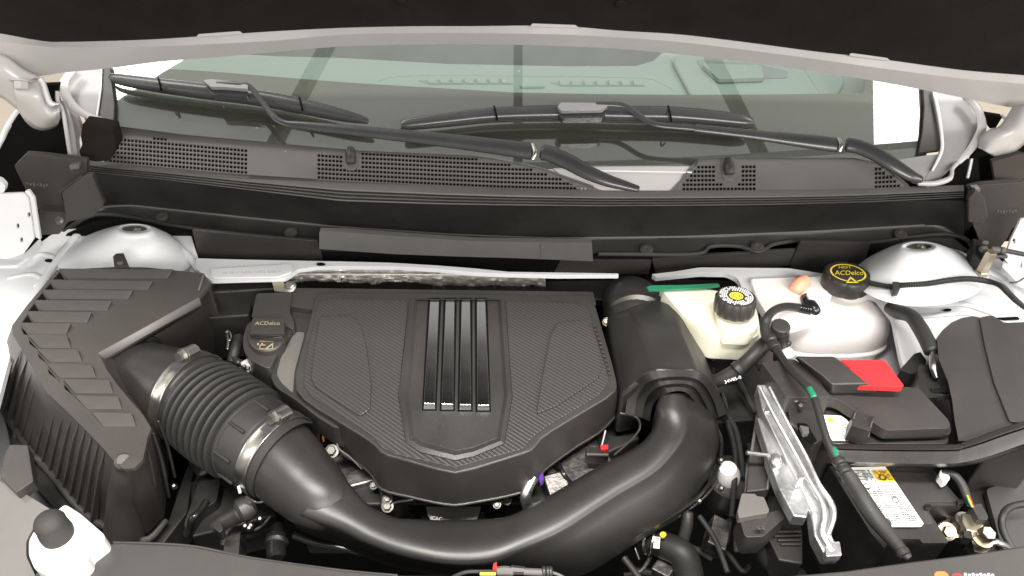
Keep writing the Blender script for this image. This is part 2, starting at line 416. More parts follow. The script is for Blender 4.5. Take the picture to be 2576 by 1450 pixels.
# ================================================================ windscreen
G = Zp(.11, 0, .4245, 0, .43)
ws = thing('windscreen', 'green tinted windscreen with dark edge band behind the wipers', 'windscreen', P(1288, 400, G))
mk('glass_pane', nslab([(245, 40), (250, 290), (285, 306), (289, 316), (450, 337), (600, 351), (780, 368), (909, 379), (1100, 388), (1186, 392), (1242, 399), (1292, 410), (1359, 425), (1500, 420), (1752, 418), (1758, 402), (1800, 398), (2144, 397), (2201, 408), (2250, 406), (2330, 393), (2350, 230), (2380, 40)], G, .0008), 'glass', ws, flat=True)
fl = [(380, 172), (467, 176), (567, 183), (700, 194), (858, 207), (1000, 216), (1126, 223), (1292, 233), (1500, 237), (1717, 239), (1950, 238), (2165, 235), (2176, 228), (2176, 60), (2420, 60), (2330, 393), (2250, 406), (2201, 409), (2144, 398), (1800, 399), (1759, 403), (1752, 419), (1500, 421), (1359, 426), (1292, 411), (1242, 400), (1186, 393), (1100, 389), (909, 380), (780, 369), (600, 352), (450, 338), (289, 317), (285, 307), (250, 290), (240, 60), (340, 60), (355, 150)]
mk('edge_band', nslab(fl, G.up(-.003), .001), 'frit', ws, flat=True)
random.seed(21); sp = []
for k in range(40):
    p = P(random.uniform(320, 2300), random.uniform(150, 400), G.up(.0006)); r = random.uniform(.0004, .0011)*(1.6 if k % 15 == 0 else 1)
    sp.append([p+Vector((math.cos(a)*r, math.sin(a)*r*.9, math.sin(a)*r*.4)) for a in (0, 1.2, 2.5, 3.7, 5)])
o = mk('dust_specks', quads(sp), 'grey_print', ws, flat=True); o['kind'] = 'stuff'
ds = thing('dashboard', 'pale dashboard top with defrost vents seen through the windscreen', 'dashboard', P(1288, 200, .06))
D0 = Zp(.115, 0, .06, 0, .75)
mk('top_pad', slab([(200, 280), (300, 120), (400, 122), (700, 138), (859, 142), (1126, 157), (1426, 163), (1600, 162), (1640, 150), (1665, 128), (1690, 90), (2400, 90), (2400, 300)], D0, .03), 'dash', ds, bevel=.008)
mk('cluster_hood', slab(fil([(1690, 150), (1712, 132), (1760, 128), (2060, 140), (2130, 200), (2100, 250), (1740, 242)], 16), D0.up(.012), .011), 'dash', ds, bevel=.006)
mk('cluster_recess', slab(fil([(1750, 150), (1900, 160), (1985, 180), (1980, 196), (1800, 200), (1775, 185)], 12), D0.up(.0135), .001), 'seat', ds, flat=True)
mk('screen', slab(fil([(1765, 160), (1912, 163), (1925, 195), (1808, 199)], 8), D0.up(.024), .009), 'dash', ds, bevel=.003)
for a, b, w in ((1050, 1282, 'l'), (1382, 1615, 'r')):
    off = 0 if w == 'l' else 5
    mk('defrost_vent', slab(fil([(a, 202+off), (b-20, 199+off), (b+12, 213+off), (a+30, 213+off)], 5), D0.up(.0008), .003), 'seat', ds, flat=True)
    for k in range(7):
        x = a+25+k*31
        mk('vent_vane', slab([(x, 197+off), (x+22, 198+off), (x+24, 209+off), (x+2, 208+off)], D0.up(.004), .004), 'dash', ds, flat=True)
mk('sensor', slab(fil([(1308, 212), (1360, 208), (1372, 216), (1310, 218)], 4), D0.up(.006), .005), 'dash', ds, bevel=.002)
mk('seam', tpx([(948, 207, D0, 1), (980, 196, D0, 1), (1060, 191, D0, 1), (1288, 192, D0, 1), (1600, 197, D0, 1), (1660, 210, D0, 1), (1695, 230, D0, 1)], 6, 6), 'seat', ds)
mk('seam', tpx([(1688, 150, D0, 1), (1695, 165, D0, 1), (1750, 237, D0, 1)], 6, 6), 'seat', ds)
mk('seam', tpx([(2020, 172, D0.up(.012), 1), (2063, 235, D0.up(.012), 1)], 4, 6), 'seat', ds)
st = mk('seat_row', box((0, 1.55, -.1), (1.7, .15, .9)), 'seat', bevel=.05); tag(st, 'grey green seat backs dimly seen through the windscreen top', 'seat')

# ================================================================ wipers
GW = G.up(.03)
def wiper(label, blade, grooves, conn, arm, knuckle, elbow, loc):
    w = thing('windscreen_wiper', label, 'wiper', P(*loc, GW), 'windscreen wipers')
    mk('blade', tpx([(u, v, GW, r) for u, v, r in blade], 6, 12, .65, (0, -.45, .88)), 'wiper', w)
    mk('rubber_edge', tpx([(u, v+r*.75, GW.up(-.018), r*.5) for u, v, r in blade], 6, 8), 'rubber', w)
    mk('spoiler_ridge', tpx([(u, v-r*.85, GW.up(.003), 3.2) for u, v, r in blade], 6, 8), 'wiper', w)
    for u, v, r in grooves: mk('joint_band', tpx([(u-2, v-r-3, GW.up(.004), 2.5), (u+3, v, GW.up(.016), 2.5), (u+6, v+r, GW.up(.002), 2.5)], 5, 8), 'void', w)
    mk('adapter', nslab(fil([(a+2, b+(6 if b < sum(q[1] for q in conn)/len(conn) else 20)) for a, b in conn], 4), GW.up(.014), .014), 'wiper', w, bevel=.002)
    mk('connector', nslab(fil(conn, 3), GW.up(.026), .008), 'wiper_highlight', w, bevel=.0015)
    mk('arm', tpx([(u, v, GW.up(.02+h), r) for u, v, r, h in arm], 6, 14, .55, (0, -.45, .88)), 'wiper', w)
    mk('hinge_pin', tpx([(u, v, GW.up(h), r) for u, v, r, h in knuckle], 4, 12), 'steel', w)
    mk('arm_head', tpx([(u, v, GW.up(.02+h), r) for u, v, r, h in elbow], 6, 14, .6, (0, -.45, .88)), 'wiper', w)
    return w
wiper('left windscreen wiper lying low with its arm running right to the cowl middle',
      [(276, 192, 6), (300, 199, 12), (400, 214, 16), (520, 229, 18), (640, 244, 18), (760, 266, 18), (859, 289, 14), (915, 302, 8), (925, 306, 5)],
      [(400, 214, 14), (755, 264, 15)], [(510, 203), (528, 199), (560, 202), (600, 208), (624, 214), (622, 224), (598, 222), (560, 219), (530, 219)],
      [(545, 209, 6, .004), (600, 213, 7, .004), (628, 219, 7, .002), (660, 258, 7, 0), (692, 297, 8, 0), (720, 311, 9, 0), (760, 316, 12, 0), (900, 330, 15, 0), (1100, 351, 19, 0), (1240, 368, 22, .004), (1338, 381, 24, .006)],
      [(1340, 365, 6, .03), (1346, 385, 6, .035), (1340, 402, 6, .03)],
      [(1366, 384, 22, .006), (1385, 388, 22, .008), (1430, 408, 22, .01), (1480, 435, 20, .01), (1530, 455, 17, .008), (1575, 468, 13, .004), (1606, 476, 9, .002)], (600, 230))
wiper('right windscreen wiper resting level across the middle of the glass',
      [(1010, 315, 9), (1030, 312, 13), (1130, 300, 16), (1250, 288, 17), (1420, 283, 19), (1560, 286, 20), (1690, 288, 20), (1800, 297, 19), (1870, 305, 16), (1895, 308, 8)],
      [(1245, 287, 16), (1683, 288, 18)], [(1402, 268), (1412, 258), (1510, 259), (1530, 266), (1514, 277), (1412, 279)],
      [(1500, 262, 7, .004), (1560, 264, 8, .004), (1590, 278, 8, .002), (1625, 303, 8, 0), (1660, 315, 8, 0), (1742, 322, 9, 0), (1760, 324, 12, 0), (1900, 340, 14, 0), (2040, 357, 20, .003), (2104, 365, 21, .005)],
      [(2110, 350, 5, .03), (2116, 366, 5, .035), (2112, 382, 5, .03)],
      [(2132, 364, 20, .006), (2160, 370, 21, .008), (2200, 387, 21, .01), (2250, 417, 20, .01), (2290, 442, 17, .006), (2318, 452, 10, .002)], (1450, 280))

# ================================================================ cowl grille panel
K = Zp(.085, 0, .25, 0, .355)
VB = [(200, 400), (262, 407), (640, 440), (859, 454), (1100, 466), (1259, 473), (1530, 480), (1700, 480), (2100, 478), (2300, 470), (2420, 466)]
VT = [(262, 404), (288, 360), (289, 314), (300, 317), (450, 335), (600, 349), (780, 366), (909, 377), (1100, 386), (1186, 390), (1242, 397), (1292, 408), (1359, 423), (1426, 447), (1492, 470), (1512, 480)]
VT2 = [(1688, 479), (1717, 448), (1750, 408), (1760, 402), (1800, 397), (2144, 395), (2201, 407), (2251, 440), (2284, 467), (2292, 472)]
cow = thing('cowl_grille', 'dark grey plastic cowl panel with square mesh air inlets at the foot of the glass', 'grille', P(1100, 430, K))
def lattice(u0, u1, du, dv, top, hole, name):
    V = []; F = []; n = int((u1-u0)/du); HV = []; HF = []
    def pt(u, k, dz=0):
        v = interp(VB, u)+1-dv*k; return P(u, max(v, interp(top, u)), K.up(dz))
    for i in range(n+1):
        ua = u0+du*i; ub = ua+du; um = (ua+ub)/2; vt = interp(top, um)
        k = 0
        while interp(VB, um)-dv*k > vt and k < 14:
            A = [pt(ua, k), pt(ub, k), pt(ub, k+1), pt(ua, k+1)]
            if hole(um, k) and interp(VB, um)-dv*(k+1)-2 > vt:
                q = 1.1; vb = interp(VB, um)+1-dv*k
                B = [P(ua+q, vb-q*1.5, K), P(ub-q, vb-q*1.5, K), P(ub-q, vb-dv+q, K), P(ua+q, vb-dv+q, K)]
                m = len(HV); HV += A+B+[p-Vector((0, 0, .0022)) for p in B]
                for j in range(4):
                    l = (j+1) % 4; HF += [(m+j, m+l, m+4+l, m+4+j), (m+4+j, m+4+l, m+8+l, m+8+j)]
            else:
                m = len(V); V += A; F.append((m, m+1, m+2, m+3))
            k += 1
    mk(name, (V, F), 'plastic_grey', cow, ang=50)
    if HV: o = mk('grille_mesh', (HV, HF), 'plastic_grey', cow, flat=True); o['kind'] = 'stuff'
def h1(u, k):
    if k == 0 and u < 1000: pass
    if 272 < u < 300: return k < (u-268)/6
    if 300 <= u < 380: return k < 6
    if 380 <= u < 425: return k < 7
    if 425 <= u < 622: return k < 6
    if 800 <= u < 864: return k < 6
    if 864 <= u < 908: return k < 3
    if 908 <= u < 1292: return k < 7
    for a, b, c in ((1292, 1341, 6), (1341, 1369, 5), (1369, 1398, 4), (1398, 1427, 3), (1427, 1455, 2), (1455, 1478, 1)):
        if a <= u < b: return k < c
    return False
def h2(u, k):
    for a, b, c in ((1712, 1728, 2), (1728, 1737, 3), (1737, 1747, 4), (1747, 1757, 5), (1757, 1804, 6), (1804, 1814, 2), (1814, 1853, 1), (1853, 1862, 2), (1862, 1898, 6), (2195, 2219, 5), (2219, 2235, 4), (2235, 2247, 3), (2247, 2257, 2), (2257, 2268, 1)):
        if a <= u < b: return k < c
    return False
lattice(264, 1512, 9.2, 10.9, VT, h1, 'panel')
lattice(1688, 2292, 9.3, 11, VT2, h2, 'panel')
def strip_under(tops, u0, u1, n, dz, name, m, par, dv=0):
    a = []; b = []
    for i in range(n+1):
        u = u0+(u1-u0)*i/n; a.append(P(u, interp(tops, u)+dv, K.up(-dz))); b.append(P(u, interp(VB, u)+4, K.up(-dz)))
    return mk(name, grid([a, b]), m, par)
strip_under(VT, 262, 1512, 60, .03, 'mesh_shade_sheet', 'void', cow); strip_under(VT2, 1690, 2290, 40, .03, 'mesh_shade_sheet', 'void', cow)  # black sheets painted in for the shade below the mesh holes
def lipline(tab, name, r, m='plastic_grey'):
    mk(name, tpx([(u, v, K.up(.001), r) for u, v in tab], 4, 8), m, cow)
lipline(VT[2:-1], 'top_lip', 2.6); lipline(VT2[1:-1], 'top_lip', 2.2)
for (u, v) in ((882, 395), (1834, 422)):
    wn = thing('washer_nozzle', 'small rounded washer nozzle in the cowl notch under the %s wiper arm' % ('left' if u < 1000 else 'right'), 'nozzle', P(u, v, K), 'washer nozzles')
    mk('pocket', nslab(fil([(u-21, v-24), (u+21, v-24), (u+19, v+20), (u+10, v+32), (u-10, v+32), (u-18, v+20)], 8), K.up(.002), .004), 'plastic_grey', wn, bevel=.0015)
    mk('nozzle_body', tpx([(u, v-18, K.up(.004), 11), (u, v, K.up(.008), 13), (u+1, v+16, K.up(.004), 12)], 5, 12), 'plastic', wn)

# ================================================================ cowl rail, plenum wall, seal
rail = thing('cowl_rail', 'long dark plastic cowl rail with ridged front edge across the bay', 'cowl', P(1288, 540, .05))
LB = [(200, 431), (400, 451), (640, 480), (859, 506), (1100, 514), (1288, 517), (1500, 519), (1717, 518), (1950, 515), (2200, 508), (2430, 497)]
LC = [(200, 540), (253, 523), (273, 512), (450, 530), (640, 550), (859, 572), (1146, 591), (1392, 600), (1717, 596), (2050, 583), (2334, 566), (2370, 566), (2440, 600)]
LD = [(160, 585), (200, 556), (227, 544), (250, 539), (300, 542), (380, 556), (467, 573), (793, 608), (1100, 628), (1506, 640), (1717, 641), (1767, 636), (1784, 622), (1817, 618), (1864, 621), (1904, 634), (1924, 627), (1950, 614), (2017, 606), (2117, 612), (2194, 610), (2350, 591), (2400, 593), (2434, 606), (2457, 640)]
us = [205+(2425-205)*i/90 for i in range(91)]
rows = []
for f, z in ((0, .086), (.03, .087), (.42, .086), (.50, .084), (.53, .074), (.57, .074), (.60, .084), (.66, .084), (.70, .074), (.74, .074), (.77, .082), (.84, .082), (.88, .072), (.91, .072), (.94, .079), (1, .077), (1.06, .062)):
    rows.append([P(u, interp(VB, u)*(1-f)+interp(LB, u)*f, z) for u in us])
mk('ridged_lip', grid(rows), 'plastic_grey', rail, ang=40)
def sm(tab, u): return (interp(tab, u-12)+interp(tab, u)+interp(tab, u+12))/3
rows = []
for f in (0, .15, .5, .8, .95, 1):
    rows.append([P(u, (interp(LB, u)+2)*(1-f)+sm(LC, u)*f, .07+(-.018-.07)*f) for u in us])
rows.append([P(u, sm(LC, u)+3, -.020) for u in us])
for f in (.1, .5, .9, 1):
    rows.append([P(u, (sm(LC, u)+4)*(1-f)+(interp(LD, u)-2)*f, -.021-.006*f) for u in us])
mk('plenum_wall', grid(rows), 'plastic_dark', rail, ang=40)
mk('lit_step_line', tpx([(u, sm(LC, u), -.0165, 2.6) for u in us[2:-3:3]], 3, 8), 'plastic_grey', rail)  # lighter plastic paints the lit line along the step
for a, b in ((0, 8), (9, 25)):
    q = LD[a:b] if a else LD[:8]
    if a: q = [(1506, 639), (1600, 640)]+LD[10:]
    mk('rubber_seal', tpx([(u, v, -.024, 5.5) for u, v in q], 5, 10), 'rubber_seal', rail)
for (u, v) in ((408, 546), (732, 586), (1626, 630), (1905, 623), (2265, 592)):
    mk('push_pin', lathe([(.012, 0), (.0115, .003), (.006, .005), (.003, .004)], P(u, v, -.022), (0, -.35, .93), 20), 'rubber_seal', rail)
for sgn, pts in ((-1, [(65, 388), (120, 393), (218, 405), (219, 436), (200, 448), (152, 486), (165, 533), (150, 540), (104, 533), (85, 520), (35, 418)]),
                 (1, [(2436, 474), (2470, 466), (2576, 459), (2620, 480), (2620, 560), (2548, 572), (2534, 600), (2505, 640), (2470, 620), (2430, 520)])):
    e = thing('cowl_end_bracket', 'brown black plastic bracket closing the %s end of the cowl rail' % ('left' if sgn < 0 else 'right'), 'bracket', P(pts[0][0], pts[0][1], .06), 'cowl end brackets')
    YE = Yp(.335, .15)
    mk('face', slab(fil(pts, 5), YE, .012, d=(0, 1, 0)), 'airbox', e, bevel=.002)
    if sgn < 0:
        mk('gusset', slab([(155, 486), (218, 440), (232, 440), (262, 515), (235, 545), (168, 560)], Yp(.33, -.2), .01, d=(0, 1, 0)), 'airbox', e, bevel=.002)
        mk('rib', tpx([(152, 484, YE.up(-.01), 4), (186, 460, YE.up(-.012), 4), (208, 444, YE.up(-.01), 4)], 4, 8), 'airbox', e)
        mk('clip', slab(fil([(173, 416), (198, 414), (200, 425), (176, 428)], 3), YE.up(-.01), .01, d=(0, 1, 0)), 'plastic_grey', e, bevel=.001)
        mk('foot', slab(fil([(96, 532), (168, 535), (170, 560), (150, 590), (92, 592), (100, 575)], 6), Yp(.32, .1), .03, d=(0, 1, 0)), 'airbox', e, bevel=.004)
        mk('bolt', bolt(P(150, 555, Yp(.315)), .005, (0, -.8, .6)), 'steel', e)
        w = Patch([(66, 457), (126, 462), (128, 474), (68, 469)], YE, -.0012)
        mk('molded_marks', quads([w.rect(k*.14, .2*(k%2), k*.14+.09, .6+.3*(k%3)/2) for k in range(7)]), 'plastic_grey', e, flat=True)
    else:
        mk('gusset', slab([(2436, 500), (2455, 478), (2478, 500), (2486, 545), (2470, 565), (2436, 560)], Yp(.325, -.2), .01, d=(0, 1, 0)), 'airbox', e, bevel=.002)
        mk('clip', slab(fil([(2446, 474), (2466, 473), (2466, 484), (2446, 486)], 3), YE.up(-.01), .01, d=(0, 1, 0)), 'steel', e, bevel=.001)
        w = Patch([(2508, 527), (2560, 526), (2560, 537), (2508, 538)], YE, -.0012)
        mk('molded_marks', quads([w.rect(k*.14, .2*(k%2), k*.14+.09, .6+.3*(k%3)/2) for k in range(7)]), 'plastic_grey', e, flat=True)
pad = thing('foam_pad', 'flat rectangular dark grey foam strip on the plenum wall', 'foam pad', P(1150, 620, 0))
mk('strip', slab(fil([(803, 584), (859, 585), (1000, 595), (1192, 608), (1359, 611), (1489, 611.5), (1492, 658), (1292, 650), (1150, 646), (992, 640), (859, 631), (803, 627)], 2), Yp(.30), .012, d=(0, 1, 0)), 'plastic_grey', pad, bevel=.0015)
mk('patch', slab([(1360, 613), (1424, 613), (1424, 653), (1360, 651)], Yp(.2988), .002, d=(0, 1, 0)), 'plastic_grey', pad)

# ================================================================ firewall pieces
fw = thing('firewall', 'dark firewall lining panels below the cowl rail', 'firewall', P(1200, 660, -.03))
for pts, y, m in (([(483, 580), (800, 607), (812, 655), (600, 655), (500, 650)], .325, 'plastic_box'),
                  ([(806, 625), (1400, 655), (1420, 695), (1000, 672), (812, 660)], .335, 'plastic_dark'),
                  ([(1410, 655), (1640, 655), (1632, 690), (1392, 690)], .325, 'airbox'),
                  ([(1640, 652), (2015, 628), (1990, 668), (1920, 675), (1760, 670), (1700, 682), (1650, 690)], .322, 'airbox'),
                  ([(2014, 608), (2190, 612), (2178, 655), (2165, 700), (1990, 690), (1988, 665)], .318, 'plastic_box'),
                  ([(2100, 620), (2350, 600), (2400, 602), (2455, 648), (2520, 672), (2470, 672), (2200, 655)], .345, 'plastic_dark'),
                  ([(165, 592), (235, 560), (300, 553), (467, 584), (500, 592), (500, 650), (150, 640)], .36, 'void')):
    mk('lining_panel', slab(fil(pts, 3), Yp(y), .006, d=(0, 1, 0)), m, fw, bevel=.0015)
mk('gap_backing', grid([[Vector((x, y, z)) for x, y in ((-.95, .52), (-.6, .475), (0, .39), (.5, .40), (.95, .45))] for z in (.04, -.5)]), 'void', fw, thick=.004)  # black sheet added behind the lining to keep the gaps dark
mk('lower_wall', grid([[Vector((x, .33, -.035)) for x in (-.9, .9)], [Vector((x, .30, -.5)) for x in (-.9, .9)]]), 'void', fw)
mk('dark_bar', slab([(530, 702), (720, 702), (1380, 705), (1700, 700), (1860, 705), (1865, 740), (1700, 745), (1380, 760), (540, 780)], -.09, .02), 'plastic_dark', fw, bevel=.004)
# right white A pillar and left
# ================================================================ painted body
body = thing('car_body', 'white painted inner body of the engine bay with strut towers and shelves', 'car body', (0, .3, -.02))
def mkshelf(name, pts, z, t=.01, m='paint', bev=.004, r=8): return mk(name, slab(fil(pts, r), z, t), m, body, bevel=bev, seg=3)
mkshelf('left_shelf', [(-120, 655), (20, 648), (62, 640), (100, 612), (130, 590), (165, 578), (230, 572), (480, 590), (500, 655), (535, 700), (300, 720), (142, 700), (67, 785), (36, 845), (24, 900), (8, 960), (-5, 1010), (-30, 1100), (-120, 1200)], -.022)
mkshelf('right_shelf', [(1640, 690, 2), (1700, 683), (1760, 673), (1984, 675), (2080, 690), (2180, 660), (2210, 640), (2500, 640), (2640, 760), (2640, 980), (2300, 1000), (2266, 900), (2246, 800), (2205, 748), (2100, 724), (1960, 722), (1890, 738), (1870, 735), (1857, 700, 14), (1827, 687), (1760, 686), (1650, 697, 2)], -.022)
mk('left_side_wall', grid([[P(u, v, -.03) for u, v in ((-120, 660), (-110, 900), (-60, 1200))], [P(u, v, -.03)+Vector((.03, 0, -.4)) for u, v in ((-120, 660), (-110, 900), (-60, 1200))]]), 'paint', body)
def tower(name, rings, sy, y0, par, hole):
    rr = []
    for cx, cy, rx, ry, z in rings:
        rr.append([P(u, v, Zp(z, 0, sy, 0, y0)) for u, v in ell(cx, cy, rx, ry, 40)])
    V, F = grid(rr, True)
    mk(name, (V, F), 'paint', par, ang=80, sub=1)
    mk('tower_opening', slab(ell(*hole[:4], 28), Zp(hole[4], 0, sy, 0, y0), .002), 'airbox', par)
    mk('damper_nut', lathe([(.007, 0), (.007, .002), (.003, .003), (.002, .004)], P(hole[0]+6, hole[1]+3, Zp(hole[4]+.001, 0, sy, 0, y0)), seg=12), 'zinc', par)
tower('strut_tower', [(338, 576, 30, 6, .030), (339, 576, 36, 8.5, .033), (339, 576, 39, 10, .038), (339, 577, 44, 13, .038), (338, 581, 54, 19, .033), (334, 590, 72, 27, .018), (328, 604, 110, 36, .002), (322, 622, 135, 46, -.014), (316, 635, 165, 56, -.024), (312, 645, 180, 70, -.034)], -.33, .315, body, (339, 577, 34, 8, .031))
tower('strut_tower', [(2311, 621, 30, 6, .026), (2311, 621, 37, 8.5, .029), (2311, 621, 40, 10, .034), (2311, 622, 46, 14, .034), (2310, 627, 56, 21, .029), (2308, 638, 78, 32, .014), (2310, 652, 105, 42, -.002), (2312, 668, 132, 54, -.016), (2316, 682, 155, 66, -.026), (2318, 695, 170, 76, -.036)], -.33, .30, body, (2311, 621, 35, 8, .027))
mkshelf('lower_apron', [(1930, 800), (2000, 760), (2260, 770), (2330, 800), (2370, 1010), (1990, 980), (1940, 880)], -.13)
# pressed ridges on the shelves
for pts, r, z in (([(195, 590), (165, 625), (120, 690), (80, 760)], 10, -.02), ([(70, 650), (110, 640), (140, 660), (90, 720)], 8, -.022), ([(20, 700), (80, 690), (110, 705)], 7, -.022),
                  ([(2240, 760), (2330, 770), (2420, 765), (2500, 790)], 9, -.02), ([(2250, 800), (2330, 795), (2440, 790), (2530, 815)], 7, -.02), ([(2400, 650), (2450, 670), (2520, 700), (2560, 740)], 10, -.02),
                  ([(430, 610), (470, 640), (500, 680)], 9, -.016), ([(2190, 680), (2220, 720), (2240, 735)], 9, -.018)):
    mk('pressed_ridge', tpx([(u, v, z, r) for u, v in pts], 6, 12, .5, (0, 0, 1)), 'paint', body, ang=80)
bar = [(493, 650), (600, 653), (703, 655), (859, 658), (980, 661), (1100, 668), (1200, 676), (1280, 684), (1555, 688), (1557, 692), (1400, 692.5), (1250, 689), (1190, 686), (1100, 677), (1000, 671), (860, 670), (800, 671), (750, 678), (733, 690), (717, 700), (530, 705), (510, 690), (493, 676)]
mk('front_rail', slab(fil(bar, 3), Zp(.0, 0, -.2, 0, .25), .008), 'paint', body, bevel=.0018)
mk('raised_pad', slab(fil([(530, 676), (735, 663), (733, 684), (700, 697), (532, 700)], 5), Zp(.004, 0, -.2, 0, .25), .004), 'paint', body, bevel=.0012)
pt = Patch([(562, 684), (708, 680), (708, 687), (562, 691)], Zp(.0046, 0, -.2, 0, .25), 0)
rs = []; random.seed(4)
for i in range(26):
    a = i/26; w = .5/26
    if i in (7, 13, 19): continue
    for j in range(3):
        if random.random() < .75: rs.append(pt.rect(a, j*.33, a+w, j*.33+.18))
mk('stamped_digits', quads(rs), 'grey_print', body, flat=True)
for u, v in ((807, 664), (123, 655)): mk('drain_hole', slab(ell(u, v, 11, 3.2, 16), .0035 if u > 500 else -.0195, .002), 'void', body)
for u, v in ((2392, 764), (2384, 779)): mk('slot', slab(ell(u, v, 10, 2.6, 14), -.018, .002), 'void', body)
mk('slot', slab(fil([(2490, 800), (2560, 797), (2566, 803), (2486, 806)], 2), -.018, .002), 'void', body)
# bolts and studs on the shelf
def shelf_bolt(u, v, r, lab, h=None, m='steel', z=-.02):
    t = mk('bolt', bolt(P(u, v, z), r, h=h), m); tag(t, lab, 'bolt')
shelf_bolt(361, 664, .009, 'round headed bolt standing between the left strut tower and the air box', .012, 'zinc', .0)
shelf_bolt(2400, 690, .009, 'zinc bolt head just above the corrugated wire on the right tower', .008, 'zinc', .008)
shelf_bolt(2346, 700, .010, 'low zinc nut left of the other one above the corrugated wire', .006, 'zinc', .012)
mk('tall_nut', lathe([(.012, 0), (.012, .006), (.0095, .008), (.0095, .045), (.008, .047)], P(2466, 688, .0), (0, 0, 1), 6), 'zinc'); tag(S.objects['tall_nut'], 'tall hexagonal zinc stud nut right of the right strut tower', 'nut')

# fender brackets with holes
fb = thing('fender_bracket', 'white box bracket with punched holes at the left edge', 'bracket', P(40, 560, .04), 'fender brackets')
YF = Yp(.25, .1)
mk('face', plate(fil([(-60, 487), (61, 483), (74, 498), (89, 598), (62, 636), (26, 648), (-60, 648)], 5), [ell(76, 538, 4, 7, 12), ell(48, 566, 4, 7, 12), ell(57, 601, 4, 7, 12)], YF, .004), 'paint', fb, ang=40)
mk('opening_shade', slab([(-60, 545), (0, 530), (38, 500), (60, 488), (54, 512), (20, 545), (-60, 570)], YF.up(-.001), .0012, d=(0, -1, 0)), 'ink', fb)  # black patch on the face, painted shade of the top opening
mk('opening_shade_back', slab([(-70, 490), (70, 490), (80, 600), (50, 630), (-70, 640)], YF.up(.02), .002, d=(0, 1, 0)), 'ink', fb)  # black sheet as painted shade behind the punched holes
mk('fold', slab([(61, 483), (72, 480), (86, 500), (102, 604), (89, 598), (74, 498)], YF, .006, d=(0, 1, 0)), 'paint', fb, bevel=.001)
mk('foot', slab(fil([(-60, 645), (26, 646), (64, 636), (100, 600), (106, 608), (70, 648), (40, 668), (-60, 672)], 5), .0, .006), 'paint', fb, bevel=.001)
mk('top_tab', slab(fil([(-60, 440), (0, 455), (14, 470), (10, 486), (-60, 492)], 6), YF.up(-.004), .01, d=(0, 1, 0)), 'paint', fb, bevel=.002)
fc = thing('fender_bracket', 'white bracket with a bolt hole at the right edge beside the hose fitting', 'bracket', P(2570, 600, .03), 'fender brackets')
mk('face', plate(fil([(2565, 549), (2640, 540), (2640, 700), (2545, 672), (2524, 650), (2540, 600)], 4), [ell(2565, 664, 4, 7, 12), ell(2548, 604, 4, 7, 12)], Yp(.26, .1), .004), 'paint', fc, ang=40)
mk('foot', slab(fil([(2524, 655), (2540, 660), (2640, 725), (2640, 745), (2560, 712), (2520, 672)], 4), .0, .006), 'paint', fc, bevel=.001)

